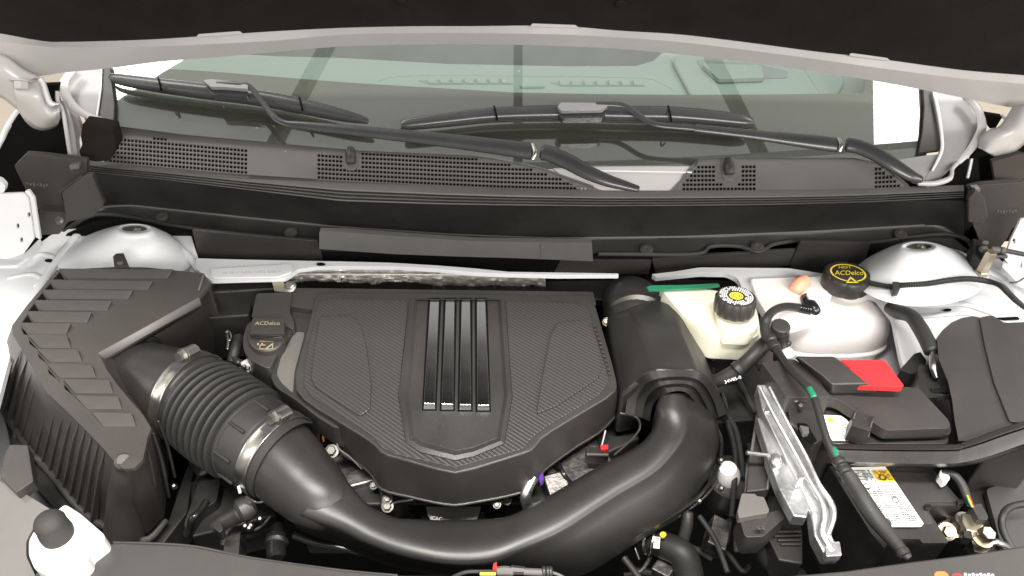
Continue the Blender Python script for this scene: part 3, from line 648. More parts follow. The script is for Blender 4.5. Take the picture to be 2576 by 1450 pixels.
# inner fenders, pillars
for side in (0, 1):
    t = thing('pillar_trim', ('silver painted pillar foot left of the windscreen' if side == 0 else 'silver painted pillar foot right of the windscreen'), 'pillar', P(220 if side == 0 else 2400, 300, .15), 'windscreen pillar feet')
    def pp(pts, z, th, name, m, r=6, bev=.003): return mk(name, nslab(fil(pts, r), z, th), m, t, bevel=bev, seg=3)
    if side == 0:
        pp([(186, 150), (252, 150), (250, 250), (244, 296), (215, 288), (188, 270), (170, 240), (168, 210)], G.up(.012), .012, 'pillar_panel', 'trim_silver')
        mk('rim', tpx([(186, 172, G.up(.03), 12), (168, 195, G.up(.03), 11), (160, 212, G.up(.03), 12), (165, 238, G.up(.028), 12), (182, 265, G.up(.024), 11), (215, 289, G.up(.018), 9), (255, 304, G.up(.012), 9), (282, 316, G.up(.006), 9)], 6, 14, .6, (0, -.4, .9)), 'paint_shaded', t)
        mk('rim', tpx([(284, 312, G.up(.012), 3), (284, 330, G.up(.002), 3)], 4, 8), 'paint', t)
        mk('seal_bead', tpx([(255, 165, G.up(.012), 2.5), (252, 230, G.up(.012), 2.5), (243, 293, G.up(.012), 2.5)], 6, 8), 'paint', t)
        pp([(259, 160), (276, 160), (279, 200), (287, 262), (284, 318), (250, 300), (252, 240)], G.up(.009), .006, 'black_strip', 'plastic', 2, .001)
        mk('foam_block', slab(fil([(207, 313), (240, 318), (283, 326), (288, 345), (294, 368), (286, 385), (274, 406), (240, 408), (205, 400), (198, 383), (206, 365), (202, 344)], 3), Yp(.41), .03, d=(0, 1, 0)), 'felt', t, bevel=.002)
        mk('edge_flange', tpx([(144, 231, Yp(.43), 5), (146, 255, Yp(.42), 5), (158, 280, Yp(.41), 5), (167, 330, Yp(.40), 5), (177, 394, Yp(.40), 5)], 6, 10), 'paint_shaded', t)
        mk('edge_flange', tpx([(160, 255, Yp(.44), 6), (172, 290, Yp(.43), 6), (184, 340, Yp(.42), 7), (190, 396, Yp(.41), 7)], 6, 10), 'trim_silver', t)
        pp([(165, 262), (200, 290), (212, 320), (200, 350), (205, 398), (182, 398), (172, 320)], Yp(.45), .01, 'inner_panel', 'trim_silver')
    else:
        pp([(2345, 190), (2421, 190), (2440, 270), (2459, 300), (2462, 325), (2447, 356), (2420, 392), (2402, 414), (2375, 440), (2335, 470), (2326, 450), (2368, 387), (2371, 333)], G.up(.012), .012, 'pillar_panel', 'trim_silver')
        mk('rim', tpx([(2430, 243, G.up(.03), 12), (2450, 262, G.up(.03), 11), (2464, 285, G.up(.03), 11), (2470, 320, G.up(.026), 11), (2458, 352, G.up(.02), 11), (2434, 385, G.up(.012), 9), (2410, 408, G.up(.008), 8)], 6, 14, .6, (0, -.4, .9)), 'paint_shaded', t)
        mk('rim', tpx([(2410, 410, K.up(.02), 5), (2396, 425, K.up(.02), 5), (2394, 440, K.up(.02), 5), (2385, 452, K.up(.02), 7), (2350, 462, K.up(.016), 7), (2310, 462, K.up(.012), 6)], 6, 12), 'paint_shaded', t)
        mk('seal_bead', tpx([(2349, 225, G.up(.016), 4), (2362, 290, G.up(.016), 4), (2370, 350, G.up(.016), 4), (2367, 386, G.up(.016), 4), (2345, 430, G.up(.016), 3)], 6, 8), 'paint', t)
        pp([(2322, 200), (2346, 200), (2356, 270), (2365, 330), (2364, 378), (2312, 384), (2322, 330), (2326, 270)], G.up(.009), .006, 'black_strip', 'plastic', 2, .001)
        pp([(2250, 404), (2330, 391), (2366, 388), (2345, 430), (2325, 462), (2300, 455), (2275, 430)], G.up(.011), .008, 'corner_cover', 'trim_silver', 3, .001)
        mk('edge_flange', tpx([(2444, 400, Yp(.42), 4), (2438, 430, Yp(.41), 4), (2430, 462, Yp(.40), 4)], 6, 10), 'paint_shaded', t)
for sgn in (-1, 1):
    f = thing('fender', 'white %s front fender edge beyond the black inner gap' % ('left' if sgn < 0 else 'right'), 'fender', (sgn*.95, .35, 0), 'front fenders')
    if sgn < 0:
        mk('edge', tpx([(-120, 500, .06, 7), (-40, 420, .10, 7), (0, 358, .12, 7), (20, 318, .13, 7), (48, 278, .15, 7), (90, 245, .17, 7)], 6, 10), 'paint', f)
        mk('gap_shade', nslab([(-120, 500), (0, 364), (50, 284), (110, 250), (150, 240), (200, 400), (210, 520), (100, 560), (-120, 560)], Yp(.50), .01), 'void', f)  # black sheet painted in for the shaded gap inside the fender
    else:
        mk('edge', tpx([(2520, 290, .16, 5), (2570, 330, .15, 5), (2620, 380, .12, 5)], 6, 10), 'paint', f)
        mk('gap_shade', nslab([(2436, 400), (2460, 350), (2560, 300), (2700, 350), (2700, 600), (2420, 600)], Yp(.50), .01), 'void', f)  # black sheet, painted shade of the right fender gap
        mk('liner_flap', nslab([(2490, 400), (2560, 380), (2640, 400), (2640, 470), (2500, 470)], Yp(.46), .01), 'plastic_box', f)
mk('lower_screen_panel', nslab(fil([(1390, 424), (1490, 416), (1750, 419), (1690, 484), (1470, 486)], 3), Zp(.083, 0, .3, 0, .36), .004), 'paint_shaded', body, bevel=.001)
mk('screen_panel_crease', tpx([(1500, 430, Zp(.086, 0, .3, 0, .36), 2), (1740, 434, Zp(.086, 0, .3, 0, .36), 2)], 3, 8), 'paint', body)
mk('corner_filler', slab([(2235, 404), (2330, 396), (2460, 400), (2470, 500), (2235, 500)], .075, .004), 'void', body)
# under-bay tray and walls
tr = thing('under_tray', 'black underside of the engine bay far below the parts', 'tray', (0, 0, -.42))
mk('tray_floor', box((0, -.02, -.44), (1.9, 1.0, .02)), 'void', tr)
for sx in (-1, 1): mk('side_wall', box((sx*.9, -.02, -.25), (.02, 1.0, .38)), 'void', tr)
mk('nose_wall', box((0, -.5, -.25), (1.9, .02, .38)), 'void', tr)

# ================================================================ foil heat shield
hs = thing('heat_shield', 'crinkled silver foil heat shield behind the engine cover', 'heat shield', P(1050, 700, .0))
def crinkle(top, bot, n, m, pl, amp, name, seed):
    rows = []
    for j in range(m+1):
        f = j/m; row = []
        for i in range(n+1):
            u = top[0][0]+(top[-1][0]-top[0][0])*i/n
            v = interp(top, u)*(1-f)+interp(bot, u)*f; p = P(u, v, pl)
            q = Vector((u*.035, j*.8, seed)); a = noise.noise(q)*amp+noise.noise(q*2.7)*amp*.7
            row.append(p+Vector((0, -1, .4))*a)
        rows.append(row)
    mk(name, grid(rows), 'foil', hs, thick=.0006, ang=25)
crinkle([(745, 678), (830, 671), (1000, 672), (1120, 679), (1240, 687)], [(745, 690), (860, 690), (1000, 692), (1240, 694)], 110, 4, Yp(.262, -.2), .0035, 'upper_fold', 1)
crinkle([(700, 690), (859, 690), (1000, 692), (1240, 692), (1372, 695)], [(700, 712), (790, 708), (859, 712), (945, 716), (960, 710), (1045, 710), (1070, 718), (1150, 728), (1260, 728), (1300, 723), (1370, 722)], 150, 8, Yp(.255, -.5), .005, 'lower_fold', 7)
mk('fold_line', tpx([(745, 690, Yp(.252), 1.5), (1000, 691, Yp(.252), 1.5), (1372, 694, Yp(.254), 1.5)], 4, 6), 'foil', hs)
for u in (1090, 1115, 1245): mk('staple', tpx([(u, 715, Yp(.245), 1.5), (u+2, 730, Yp(.242), 1.5)], 2, 6), 'steel', hs)
mk('tab', slab([(683, 706), (712, 704), (722, 735), (690, 732)], .0, .002), 'zinc', hs, bevel=.0005)
mk('bolt', bolt(P(730, 722, .002), .007, (0, -.4, .9)), 'steel', hs)
# ================================================================ engine cover
ec = thing('engine_cover', 'wide black engine cover with carbon weave pattern and four bright vertical bars', 'engine cover', P(1145, 960, 0))
CZ = Zp(.0, 0, .0, 0, 0)
prs = [(805, 738, 0, 0), (860, 734, 0, 0), (1000, 736, 0, 0), (1145, 738, 0, 0), (1270, 742, 0, 0), (1380, 742, 0, 0), (1484, 742, 0, 0), (1500, 775, 0, 0), (1522, 850, 0, 0), (1541, 915, 0, 0), (1551, 955, 0, 0),
       (1552, 972, 1559, 1000), (1547, 985, 1557, 1030), (1526, 1003, 1541, 1056), (1492, 1023, 1505, 1092), (1450, 1048, 1452, 1124), (1392, 1083, 1396, 1164), (1362, 1104, 1368, 1186), (1348, 1122, 1352, 1210), (1336, 1134, 1339, 1228), (1316, 1141, 1316, 1240),
       (1260, 1159, 1260, 1254), (1192, 1180, 1192, 1266), (1144, 1191, 1144, 1273), (1092, 1180, 1092, 1266), (1035, 1163, 1035, 1253), (976, 1147, 976, 1240), (957, 1137, 951, 1225), (946, 1124, 938, 1201), (925, 1107, 919, 1181), (892, 1086, 890, 1160), (859, 1066, 855, 1140), (800, 1031, 815, 1085), (764, 1006, 770, 1040), (744, 980, 0, 0), (741, 945, 0, 0), (752, 900, 0, 0), (772, 830, 0, 0), (786, 775, 0, 0), (792, 750, 0, 0)]
ztop = PP([(a, b) for a, b, c, d in prs], CZ); skl = []
for (a, b, c, d), p in zip(prs, ztop):
    skl.append(P(c, d, -.085) if c else Vector((p.x, p.y, -.07)))
mk('shell', stack([ztop, [p*.55+q*.45 for p, q in zip(ztop, skl)], skl]), 'plastic', ec, bevel=.004, seg=3)
mk('foot_lip', tpx([(c, d-2, -.083, 4) for a, b, c, d in prs if c], 2, 8), 'plastic', ec)
# stepped lower flange at the left
mk('side_flange', slab(fil([(736, 724), (980, 728), (1000, 800), (900, 1080), (842, 1076), (800, 1050), (746, 1008), (692, 974), (679, 945), (690, 906), (706, 868), (737, 838), (744, 812), (722, 782)], 14), Zp(-.016), .045), 'plastic', ec, bevel=.004, seg=3)
mk('rear_flange', slab(fil([(736, 724), (1492, 734), (1500, 765), (1300, 790), (800, 780), (724, 770)], 4), Zp(-.004), .03), 'plastic', ec, bevel=.003)
mk('flange_panel', slab(fil([(742, 835), (768, 835), (741, 935), (737, 990), (706, 962), (695, 940), (706, 900), (724, 866)], 10), Zp(-.0145), .003), 'plastic_grey', ec, bevel=.0014)
carb = [(800, 760), (830, 752), (1020, 756), (1026, 770), (1006, 966), (1002, 996), (1022, 1116), (1059, 1139), (1144, 1159), (1192, 1149), (1269, 1117), (1289, 996), (1286, 966), (1272, 758), (1440, 762), (1480, 775), (1500, 850), (1525, 925), (1532, 958), (1512, 990), (1380, 1070), (1338, 1100), (1318, 1128), (1144, 1176), (990, 1141), (960, 1126), (936, 1096), (872, 1052), (784, 998), (764, 970), (768, 915), (790, 810)]
mk('weave_field', slab(fil(carb, 6), CZ.up(.0022), .004), 'carbon', ec, bevel=.0009)
mk('weave_panel', slab(fil([(804, 796), (880, 793), (898, 806), (911, 828), (921, 868), (934, 966), (930, 1030), (905, 1046), (796, 975), (782, 952), (790, 880)], 8), CZ.up(.0066), .005), 'carbon', ec, bevel=.0014)
mk('weave_panel', slab(fil([(1404, 812), (1470, 806), (1484, 822), (1506, 880), (1514, 930), (1505, 950), (1400, 1020), (1350, 1040), (1362, 966), (1374, 900), (1386, 843)], 9), CZ.up(.0066), .005), 'carbon', ec, bevel=.0014)
for k in range(12):
    u = 1490+k*3.4; v = 815+k*11
    mk('vent_rib', slab([(u, v), (u+9, v+1), (u+11, v+6), (u+2, v+5)], CZ.up(.0046), .003), 'plastic', ec, bevel=.0004)
fo = [(1031, 752), (1006, 966), (1002, 996), (1022, 1116), (1059, 1139), (1144, 1159), (1192, 1149), (1269, 1117), (1289, 996), (1286, 966), (1271, 753)]
fi = [(1049, 756), (1032, 966), (1026, 996), (1038, 1094), (1058, 1110), (1146, 1134), (1190, 1126), (1251, 1102), (1268, 996), (1266, 966), (1252, 756)]
fm = [(a*.45+c*.55, b*.45+d*.55) for (a, b), (c, d) in zip(fo, fi)]
mk('console_frame', stack([PP(fo, CZ), PP(fo, CZ.up(.004)), PP(fm, CZ.up(.0075)), PP(fi, CZ.up(.002))], True, False), 'plastic', ec, bevel=.0008)
mk('console_plate', slab(fi, CZ.up(.0028), .003), 'plastic', ec, bevel=.0005)
for i, (a, b, c, d) in enumerate(((1082, 1105, 1066, 1094), (1121, 1144, 1111, 1140), (1161, 1183, 1156, 1185), (1199, 1221, 1201, 1231))):
    def q(du, l): return [(a-du, 752), (b+du, 752), (d+du, 1014+2*i), (c-du, 1014+2*i)]
    mk('slot', slab([(a-5, 750), (b+5, 750), (d+4, 1033+i), (c-5, 1033+i)], CZ.up(.0034), .0012), 'void', ec, flat=True)
    T = PP([(a, 752), (b, 752), (d, 1015+i*1.5), (c, 1015+i*1.5)], Zp(.0095, 0, -.03)); B = PP([(a, 754), (b, 754), (d+1, 1031+i), (c-1, 1031+i)], CZ.up(.003))
    mk('bright_bar', stack([T, B]), 'chrome_bar', ec, bevel=.0009)
# ================================================================ oil filler
oc = thing('oil_filler', 'black oil filler cap with gold lettering and oil can symbol beside the engine cover', 'oil cap', P(665, 840, 0))
mk('rear_cover', slab(fil([(645, 738), (736, 735), (728, 785), (742, 812), (738, 830), (700, 812), (632, 800)], 8), .0, .05), 'plastic', oc, bevel=.004)
mk('filler_base', slab(fil([(622, 810), (700, 800), (740, 832), (712, 860), (690, 905), (678, 930), (640, 912), (612, 885), (610, 850)], 16), -.006, .05), 'plastic', oc, bevel=.005, seg=3)
mk('cap_disc', slab(ell(668, 845, 47, 38, 32), .006, .03), 'plastic', oc, bevel=.004, seg=3)
mk('grip_bar', slab(fil([(634, 801), (715, 803), (716, 846), (700, 850), (640, 846), (628, 842)], 6), .016, .016), 'plastic', oc, bevel=.003, seg=3)
mk('grip_edge', tpx([(630, 843, .0155, 4), (660, 846, .0175, 4), (714, 845, .0155, 4)], 4, 8), 'plastic_gloss', oc)
gp = Patch([(643, 809), (704, 809), (704, 818), (640, 818)], .0172)
text('ACDelco', gp, 'gold_print', oc)
g2 = Patch([(648, 852), (690, 852), (688, 880), (646, 880)], .0068)
text('dexos', g2, 'gold_print', oc, .15, 0, .95, .3)
rs = [g2.rect(.15, .62, .2, .98), g2.rect(.15, .9, .95, .98), g2.rect(.15, .55, .5, .63), g2.rect(.9, .42, .96, .95), [g2.at(.5, .9), g2.at(.9, .42), g2.at(.96, .5), g2.at(.58, .95)], g2.rect(.0, .42, .1, .6), g2.rect(.25, .4, .34, .58)]
mk('oil_can_symbol', quads(rs), 'gold_print', oc, flat=True)

# ================================================================ air filter box
ab = thing('air_filter_box', 'large faceted black air filter box with louvre ribs on its lid', 'air box', P(250, 950, .0))
AZ = Zp(.035, 0, .06, 0, 0)
top = [(142, 680), (287, 672), (367, 673), (513, 688), (529, 716), (500, 750), (247, 888), (268, 930), (293, 966), (363, 1049), (380, 1078), (370, 1105), (350, 1133), (334, 1160), (310, 1168), (284, 1157), (260, 1128), (200, 1066), (120, 990), (33, 840), (30, 820), (67, 770)]
# upper plate with louvre pockets
lou = [(148, 437, 684, 701), (124, 387, 713, 730), (104, 337, 737, 754), (84, 284, 763, 783), (67, 234, 791, 813), (52, 181, 820, 844), (72, 172, 850, 878), (95, 200, 886, 912), (120, 235, 924, 952), (160, 278, 962, 991), (190, 300, 1003, 1031), (232, 335, 1045, 1075)]
poc = []
for i, (a, b, c, d) in enumerate(lou):
    if i < 5: poc.append([(a+2, c+0), (a-15, d+2), (a+16, d+3)])
    elif i < 10: poc.append([(a, c+3), (a+26, d+5), (a+3, d-12)] if i > 5 else [(a, c+3), (a+28, d+3), (a+7, d-3)])
mk('lid', plate(top, poc, AZ, .006, (0, 0, -1)), 'airbox', ab, ang=30)
bot = []
pairb = {16: (403, 1335), 17: (372, 1345), 18: (325, 1345), 19: (200, 1276), 15: (430, 1290), 14: (455, 1250)}
BB = [(142, 680, 0), (287, 672, 0), (367, 673, 0), (513, 688, 0), (560, 716, 1), (560, 760, 1), (560, 900, 1), (470, 1000, 1), (440, 1050, 1), (425, 1120, 1), (425, 1180, 1), (420, 1240, 1), (415, 1300, 1), (372, 1346, 1), (320, 1344, 1), (262, 1318, 1), (200, 1276, 1), (130, 1190, 1), (60, 1110, 1), (5, 1010, 1), (-10, 940, 1), (20, 850, 1)]
tp = PP(top, AZ.up(-.003)); bt = []
for (u, v, f), p in zip(BB, tp): bt.append(P(u, v, -.16) if f else Vector((p.x, p.y, -.16)))
c0 = P(240, 980, -.1)
ring1 = tp; ring2 = [p*.86+q*.14 for p, q in zip(tp, bt)]
mk('housing', stack([ring1, ring2, bt]), 'airbox', ab, bevel=.003)
mk('chamfer', grid([PP([(247, 888), (360, 826), (500, 748)], AZ.up(.0015)), PP([(258, 905), (368, 842), (506, 765)], AZ.up(-.010)), PP([(262, 915), (372, 852), (508, 772)], AZ.up(-.03))]), 'plastic_grey', ab, thick=.002)  # lighter plastic than the box, paints the front light on this face
for i, (a, b, c, d) in enumerate(lou):
    sk = 22 if i < 6 else 30
    L0, L1 = (a+4, c), (a+sk-4, d)
    if i > 5: L0, L1 = (a+2, c), (a+30, d)
    T = [L0, (b, c+1), (b-(16 if i < 6 else -8), d), L1]
    p = PP(T, AZ.up(.0002)); up = Vector((0, 0, .0065))
    q = [p[0]+up*1.1, p[1]+up*1.0, p[2]+up*.08, p[3]+up*.08]
    low = [x-Vector((0, 0, .002)) for x in p]
    mk('louvre', stack([q, low]), 'airbox', ab, bevel=.0007)
    if i < 10:
        t = poc[i]; mk('pocket_rim', tpx([(t[0][0]+1, t[0][1]-1, AZ.up(.002), 1.7), ((t[1] if i > 4 else t[2])[0]+2, (t[1] if i > 4 else t[2])[1], AZ.up(.002), 1.7)], 2, 6), 'airbox', ab)
for t in poc: mk('pocket_shade', slab([(t[0][0]-1, t[0][1]-2), (t[1][0]+(2 if t[1][0] > t[0][0] else -2), t[1][1]+2), (t[2][0]+(2 if t[2][0] > t[0][0] else -2), t[2][1]+2)], AZ.up(-.0022), .0004), 'void', ab, flat=True)  # black floors put the shade of the pockets into the colour
mk('lid_notch', slab(fil([(333, 1140), (350, 1128), (372, 1098), (360, 1155), (338, 1178), (310, 1180), (288, 1165), (310, 1168)], 3), AZ.up(.0012), .006), 'airbox', ab, bevel=.001)
mk('corner_peg', tpx([(311, 1160, AZ.up(-.002), 22), (311, 1172, AZ.up(-.018), 25), (312, 1200, -.02, 30), (313, 1250, -.08, 40), (315, 1335, -.15, 50)], 5, 20), 'airbox', ab)
# vertical ribs on the front-left wall
N = 14
for i in range(N):
    f = .10+.9*i/(N-1)
    tu, tv = (28+f*(262-28), 850+f*(1135-850)+(12*math.sin(f*3.1)))
    bu, bv = (-14+f*(240+14)-2, 1000+f*(1308-1000))
    A = P(tu, tv, AZ.up(-.006)); B = P(bu, bv, -.155)
    n = Vector((-.8, -.5, .15)).normalized()
    w = Vector((.0017, -.0022, 0))
    o0 = n*.0005
    M1 = A.lerp(B, .22)+n*.004
    V = [A-w+o0, A+w+o0, M1+w, M1-w, B+w+n*.006, B-w+n*.006, B-w-n*.004, B+w-n*.004]
    mk('wall_rib', (V, [(0, 1, 2, 3), (3, 2, 4, 5), (6, 7, 1, 0), (5, 4, 7, 6), (1, 7, 4, 2), (0, 3, 5, 6)]), 'airbox', ab, bevel=.0005, seg=1)
for (a, b, c, d) in ((348, 1150, 372, 1300), (368, 1120, 398, 1290), (385, 1090, 425, 1250), (330, 1175, 352, 1320), (294, 1175, 272, 1300), (398, 1060, 440, 1200)):
    mk('wall_rib', tpx([(a, b, AZ.up(-.012), 2.5), ((a+c)/2+2, (b+d)/2-12, -.05, 3.5), (c, d, -.15, 4)], 4, 8), 'airbox', ab)
mk('base_flange', tpx([(-30, 990, -.158, 8), (0, 1012, -.158, 9), (60, 1112, -.158, 9), (130, 1192, -.158, 9), (200, 1280, -.158, 9), (265, 1325, -.158, 9), (325, 1352, -.158, 9), (375, 1356, -.158, 9), (418, 1310, -.158, 8)], 4, 10), 'airbox', ab)
mk('lower_tray', slab([(-60, 1000), (0, 1020), (130, 1200), (200, 1285), (330, 1362), (378, 1362), (420, 1320), (460, 1200), (500, 1100), (470, 1290), (405, 1375), (300, 1372), (170, 1300), (-60, 1060)], -.175, .06), 'plastic_dark', ab, bevel=.002)
mk('latch', slab(fil([(284, 645), (292, 638), (311, 637), (325, 672), (288, 674)], 2), Zp(.052, 0, .0), .03), 'plastic', ab, bevel=.0015)
mk('latch_hook', slab([(294, 659), (309, 659), (308, 664), (294, 664)], .0545, .002), 'plastic_grey', ab)
mk('edge_trim', tpx([(513, 690, AZ.up(.001), 2.5), (500, 730, AZ.up(.001), 2.5)], 2, 8), 'plastic_grey', ab)
mk('outlet_tube', tpx([(325, 935, -.035, 84), (355, 945, -.035, 88), (400, 965, -.035, 98), (440, 984, -.035, 108), (480, 1004, -.035, 114)], 4, 40), 'plastic_duct', ab, ang=60)
mk('outlet_flange', tpx([(318, 915, -.035, 97), (330, 930, -.035, 97), (334, 934, -.035, 90)], 3, 40), 'plastic_duct', ab)

# ================================================================ bellows hose, clamps, charge pipe
ih = thing('intake_hose', 'black corrugated rubber intake hose between two steel band clamps', 'hose', P(570, 1060, -.035))
axp = [P(458, 990, -.035), P(500, 1010, -.035), P(560, 1052, -.035), P(626, 1096, -.036), P(684, 1136, -.038), P(724, 1164, -.04)]
def axis_at(s):
    pts = cr(axp, 20); L = [0]
    for a, b in zip(pts, pts[1:]): L.append(L[-1]+(b-a).length)
    t = s*L[-1]
    for i in range(len(L)-1):
        if L[i+1] >= t: f = (t-L[i])/(L[i+1]-L[i]); return pts[i].lerp(pts[i+1], f), (pts[i+1]-pts[i]).normalized()
    return pts[-1], (pts[-1]-pts[-2]).normalized()
path = []; rad = []
R0 = 110*mpp(P(560, 1052, -.035))
for k in range(161):
    s = k/160; p, d = axis_at(s); path.append(p)
    if s < .15: r = R0*1.06
    elif s < .19: r = R0*1.03
    elif s < .64:
        ph = (s-.19)/.45*8; r = R0*(1.015+.022*math.sin(min((s-.19)/.45, 1)*math.pi)) + .0068*math.copysign(abs(math.cos(ph*2*math.pi))**.6, -math.cos(ph*2*math.pi))
    elif s < .82: r = R0*(1.02-.04*(s-.64)/.18)
    else: r = R0*.97
    rad.append(r)
mk('bellows', tube(path, rad, 56, False), 'rubber', ih, ang=60)
# cuff webs
for an in (-.2, .5, 1.2, 1.9):
    pa = []
    for k in range(7):
        s = .67+.13*k/6; p, d = axis_at(s); n = d.cross(Vector((0, 0, 1))).normalized(); z = n.cross(d)
        pa.append(p+(n*math.cos(an)+z*math.sin(an))*R0*1.01)
    mk('cuff_web', tube(pa, [.0025]*7, 8), 'rubber', ih)
pa = []
for k in range(20):
    p, d = axis_at(.665); n = d.cross(Vector((0, 0, 1))).normalized(); z = n.cross(d); an = -.2+2.4*k/19
    pa.append(p+(n*math.cos(an)+z*math.sin(an))*R0*1.015)
mk('cuff_ridge', tube(pa, [.0022]*20, 8), 'rubber', ih)
def clamp(s, label, an_s, wid, rf=.985):
    c = thing('hose_clamp', label, 'clamp', axis_at(s)[0], 'band clamps on the intake hose')
    p, d = axis_at(s); n = d.cross(Vector((0, 0, 1))).normalized(); z = n.cross(d)
    def at(an, r, h): return p+(n*math.cos(an)+z*math.sin(an))*r+d*h
    w = wid/2; r = R0*rf
    rows = [[at(2*math.pi*k/72, r+dr, h) for k in range(72)] for dr, h in ((0, -w), (.0018, -w), (.0022, -w*.85), (.0016, -w*.7), (.0016, w*.7), (.0022, w*.85), (.0018, w), (0, w))]
    mk('band', grid(rows, True), 'steel', c, ang=50)
    for k in range(11):
        an = an_s-.16-.035*k
        mk('thread_slot', tube([at(an, r+.0022, -w*.55), at(an+.012, r+.0022, w*.55)], [.0009]*2, 6), 'ink', c)
    T = (-n*math.sin(an_s)+z*math.cos(an_s)); Nn = (n*math.cos(an_s)+z*math.sin(an_s))
    b0 = at(an_s, r+.0085, 0)
    mk('screw_housing', tube([b0-T*.014, b0-T*.012, b0+T*.008, b0+T*.010], [.008, .011, .011, .008], 10, flat=.8, upv=Nn), 'steel', c, ang=40)
    mk('screw_head', merge(tube([b0-T*.024, b0-T*.014], [.0075]*2, 6), tube([b0-T*.016, b0-T*.0135], [.0105]*2, 18)), 'steel', c)
    return c
clamp(.075, 'steel band clamp joining the corrugated hose to the air box outlet', 1.95, .019, 1.075)
clamp(.895, 'steel band clamp joining the corrugated hose to the wide black pipe', 1.95, .020)
def sel_(c, r, z): return [Vector((c[0][0]+r*math.cos(a*math.pi/16), c[0][1]+r*math.sin(a*math.pi/16), z)) for a in range(32)]
dp = thing('charge_pipe', 'large smooth black U shaped air pipe in front of the engine cover', 'pipe', P(1150, 1366, -.08))
mk('inlet_cone', tpx([(690, 1145, -.039, 105), (716, 1170, -.04, 101), (770, 1222, -.045, 91), (812, 1260, -.05, 80), (845, 1288, -.062, 62)], 8, 48), 'plastic_duct', dp, ang=80)
ST = [((862, 1195), (756, 1296), (742, 1312), -.022), ((894, 1235), (800, 1314), (786, 1332), -.028), ((933, 1274), (855, 1334), (846, 1352), -.034), ((991, 1301), (920, 1367), (914, 1384), -.040),
      ((1060, 1307), (1010, 1399), (1006, 1414), -.044), ((1128, 1309), (1128, 1421), (1128, 1436), -.047), ((1210, 1306), (1236, 1417), (1238, 1442), -.046), ((1284, 1297), (1322, 1385), (1350, 1440), -.042),
      ((1382, 1246), (1420, 1340), (1472, 1428), -.036), ((1509, 1172), (1546, 1258), (1602, 1350), -.028), ((1600, 1124), (1648, 1196), (1716, 1278), -.022), ((1640, 1084), (1704, 1138), (1782, 1192), -.016),
      ((1650, 1052), (1732, 1088), (1808, 1120), -.012), ((1650, 1024), (1734, 1036), (1802, 1050), -.004), ((1664, 988), (1722, 990), (1772, 998), .002)]
fu = cr([(a[0], a[1], d) for a, b, c, d in ST], 7); fc_ = cr([(b[0], b[1], d) for a, b, c, d in ST], 7); fl_ = cr([(c[0], c[1], d) for a, b, c, d in ST], 7)
cols = []
for A, B, C in zip(fu, fc_, fl_):
    z = A.z; sec = []
    def mix(p, q, t): return (p.x*(1-t)+q.x*t, p.y*(1-t)+q.y*t)
    pu = P(A.x, A.y, z-.014); sec.append(Vector((pu.x, pu.y, z-.075))); sec.append(Vector((pu.x, pu.y, z-.03))); sec.append(pu)
    for t, dz in ((.035, -.007), (.09, -.003), (.2, .0), (.45, .0035), (.7, .003), (.88, .0), (.96, -.003)): sec.append(P(*mix(A, B, t), z+dz))
    for t, dz in ((.02, -.007), (.25, -.016), (.55, -.030), (.82, -.046), (1, -.060)): sec.append(P(*mix(B, C, t), z+dz))
    pl = sec[-1]; sec.append(Vector((pl.x, pl.y, z-.078))); cols.append(sec)
V, F = grid(cols, True); n_ = len(cols[0]); F.append(tuple(range(n_))); F.append(tuple(range(len(V)-n_, len(V)))[::-1])
mk('pipe_body', (V, F), 'plastic_duct', dp, ang=80)
mk('seam_rib', tpx([(700, 1240, -.07, 4), (745, 1318, -.09, 4), (860, 1350, -.10, 5), (960, 1396, -.105, 5), (1100, 1424, -.11, 5), (1240, 1436, -.11, 5), (1400, 1428, -.10, 5), (1480, 1410, -.10, 5), (1600, 1348, -.09, 5), (1720, 1278, -.085, 5), (1775, 1230, -.08, 5), (1808, 1170, -.08, 5), (1815, 1110, -.075, 5), (1802, 1070, -.07, 5), (1826, 1034, -.065, 5), (1815, 990, -.06, 5)], 6, 8), 'plastic_gloss', dp)
mk('seam_rib', tpx([(860, 1360, -.115, 4), (960, 1406, -.12, 4), (1100, 1434, -.12, 4), (1300, 1446, -.12, 4), (1480, 1424, -.12, 4), (1610, 1356, -.11, 4), (1730, 1284, -.105, 4), (1790, 1230, -.10, 4), (1818, 1172, -.10, 4)], 6, 8), 'plastic', dp)
rt = [[(1620, 846), (1642, 842), (1712, 842), (1753, 934), (1715, 938), (1650, 934)], [(1578, 788), (1650, 762), (1704, 770), (1778, 950), (1712, 950), (1622, 948)], [(1525, 795), (1600, 745), (1716, 752), (1812, 988), (1712, 968), (1560, 1000)]]
A0 = PP(rt[0], .030); A1 = PP(rt[1], .016); A2 = PP(rt[2], -.022); A3 = [Vector((p.x, p.y, -.11)) for p in A2]
mk('resonator', stack([A0, A1, A2, A3]), 'plastic_duct', dp, bevel=.007, seg=4)
zz = (-.05, -.012, .034, .034, -.012, -.05)
arcs = [[(1572, 1042), (1588, 975), (1640, 936), (1757, 936), (1806, 985), (1828, 1042)], [(1596, 1047), (1608, 987), (1654, 953), (1748, 953), (1790, 998), (1808, 1050)],
        [(1616, 1052), (1628, 1000), (1668, 970), (1738, 970), (1772, 1012), (1790, 1056)], [(1634, 1060), (1646, 1014), (1682, 988), (1726, 988), (1756, 1026), (1772, 1062)]]
rows = []
for k, dz in ((0, -.02), (0, 0), (1, -.002), (1, -.011), (2, -.013), (2, -.022), (3, -.024), (3, -.05)):
    rows.append(cr([P(u, v, z+dz) for (u, v), z in zip(arcs[k], zz)], 6))
mk('stepped_neck', grid(rows), 'plastic_duct', dp, ang=28)
sl = thing('turbo_hose', 'short black hose with bright clamp behind the boxy end of the pipe', 'hose', P(1600, 765, -.04))
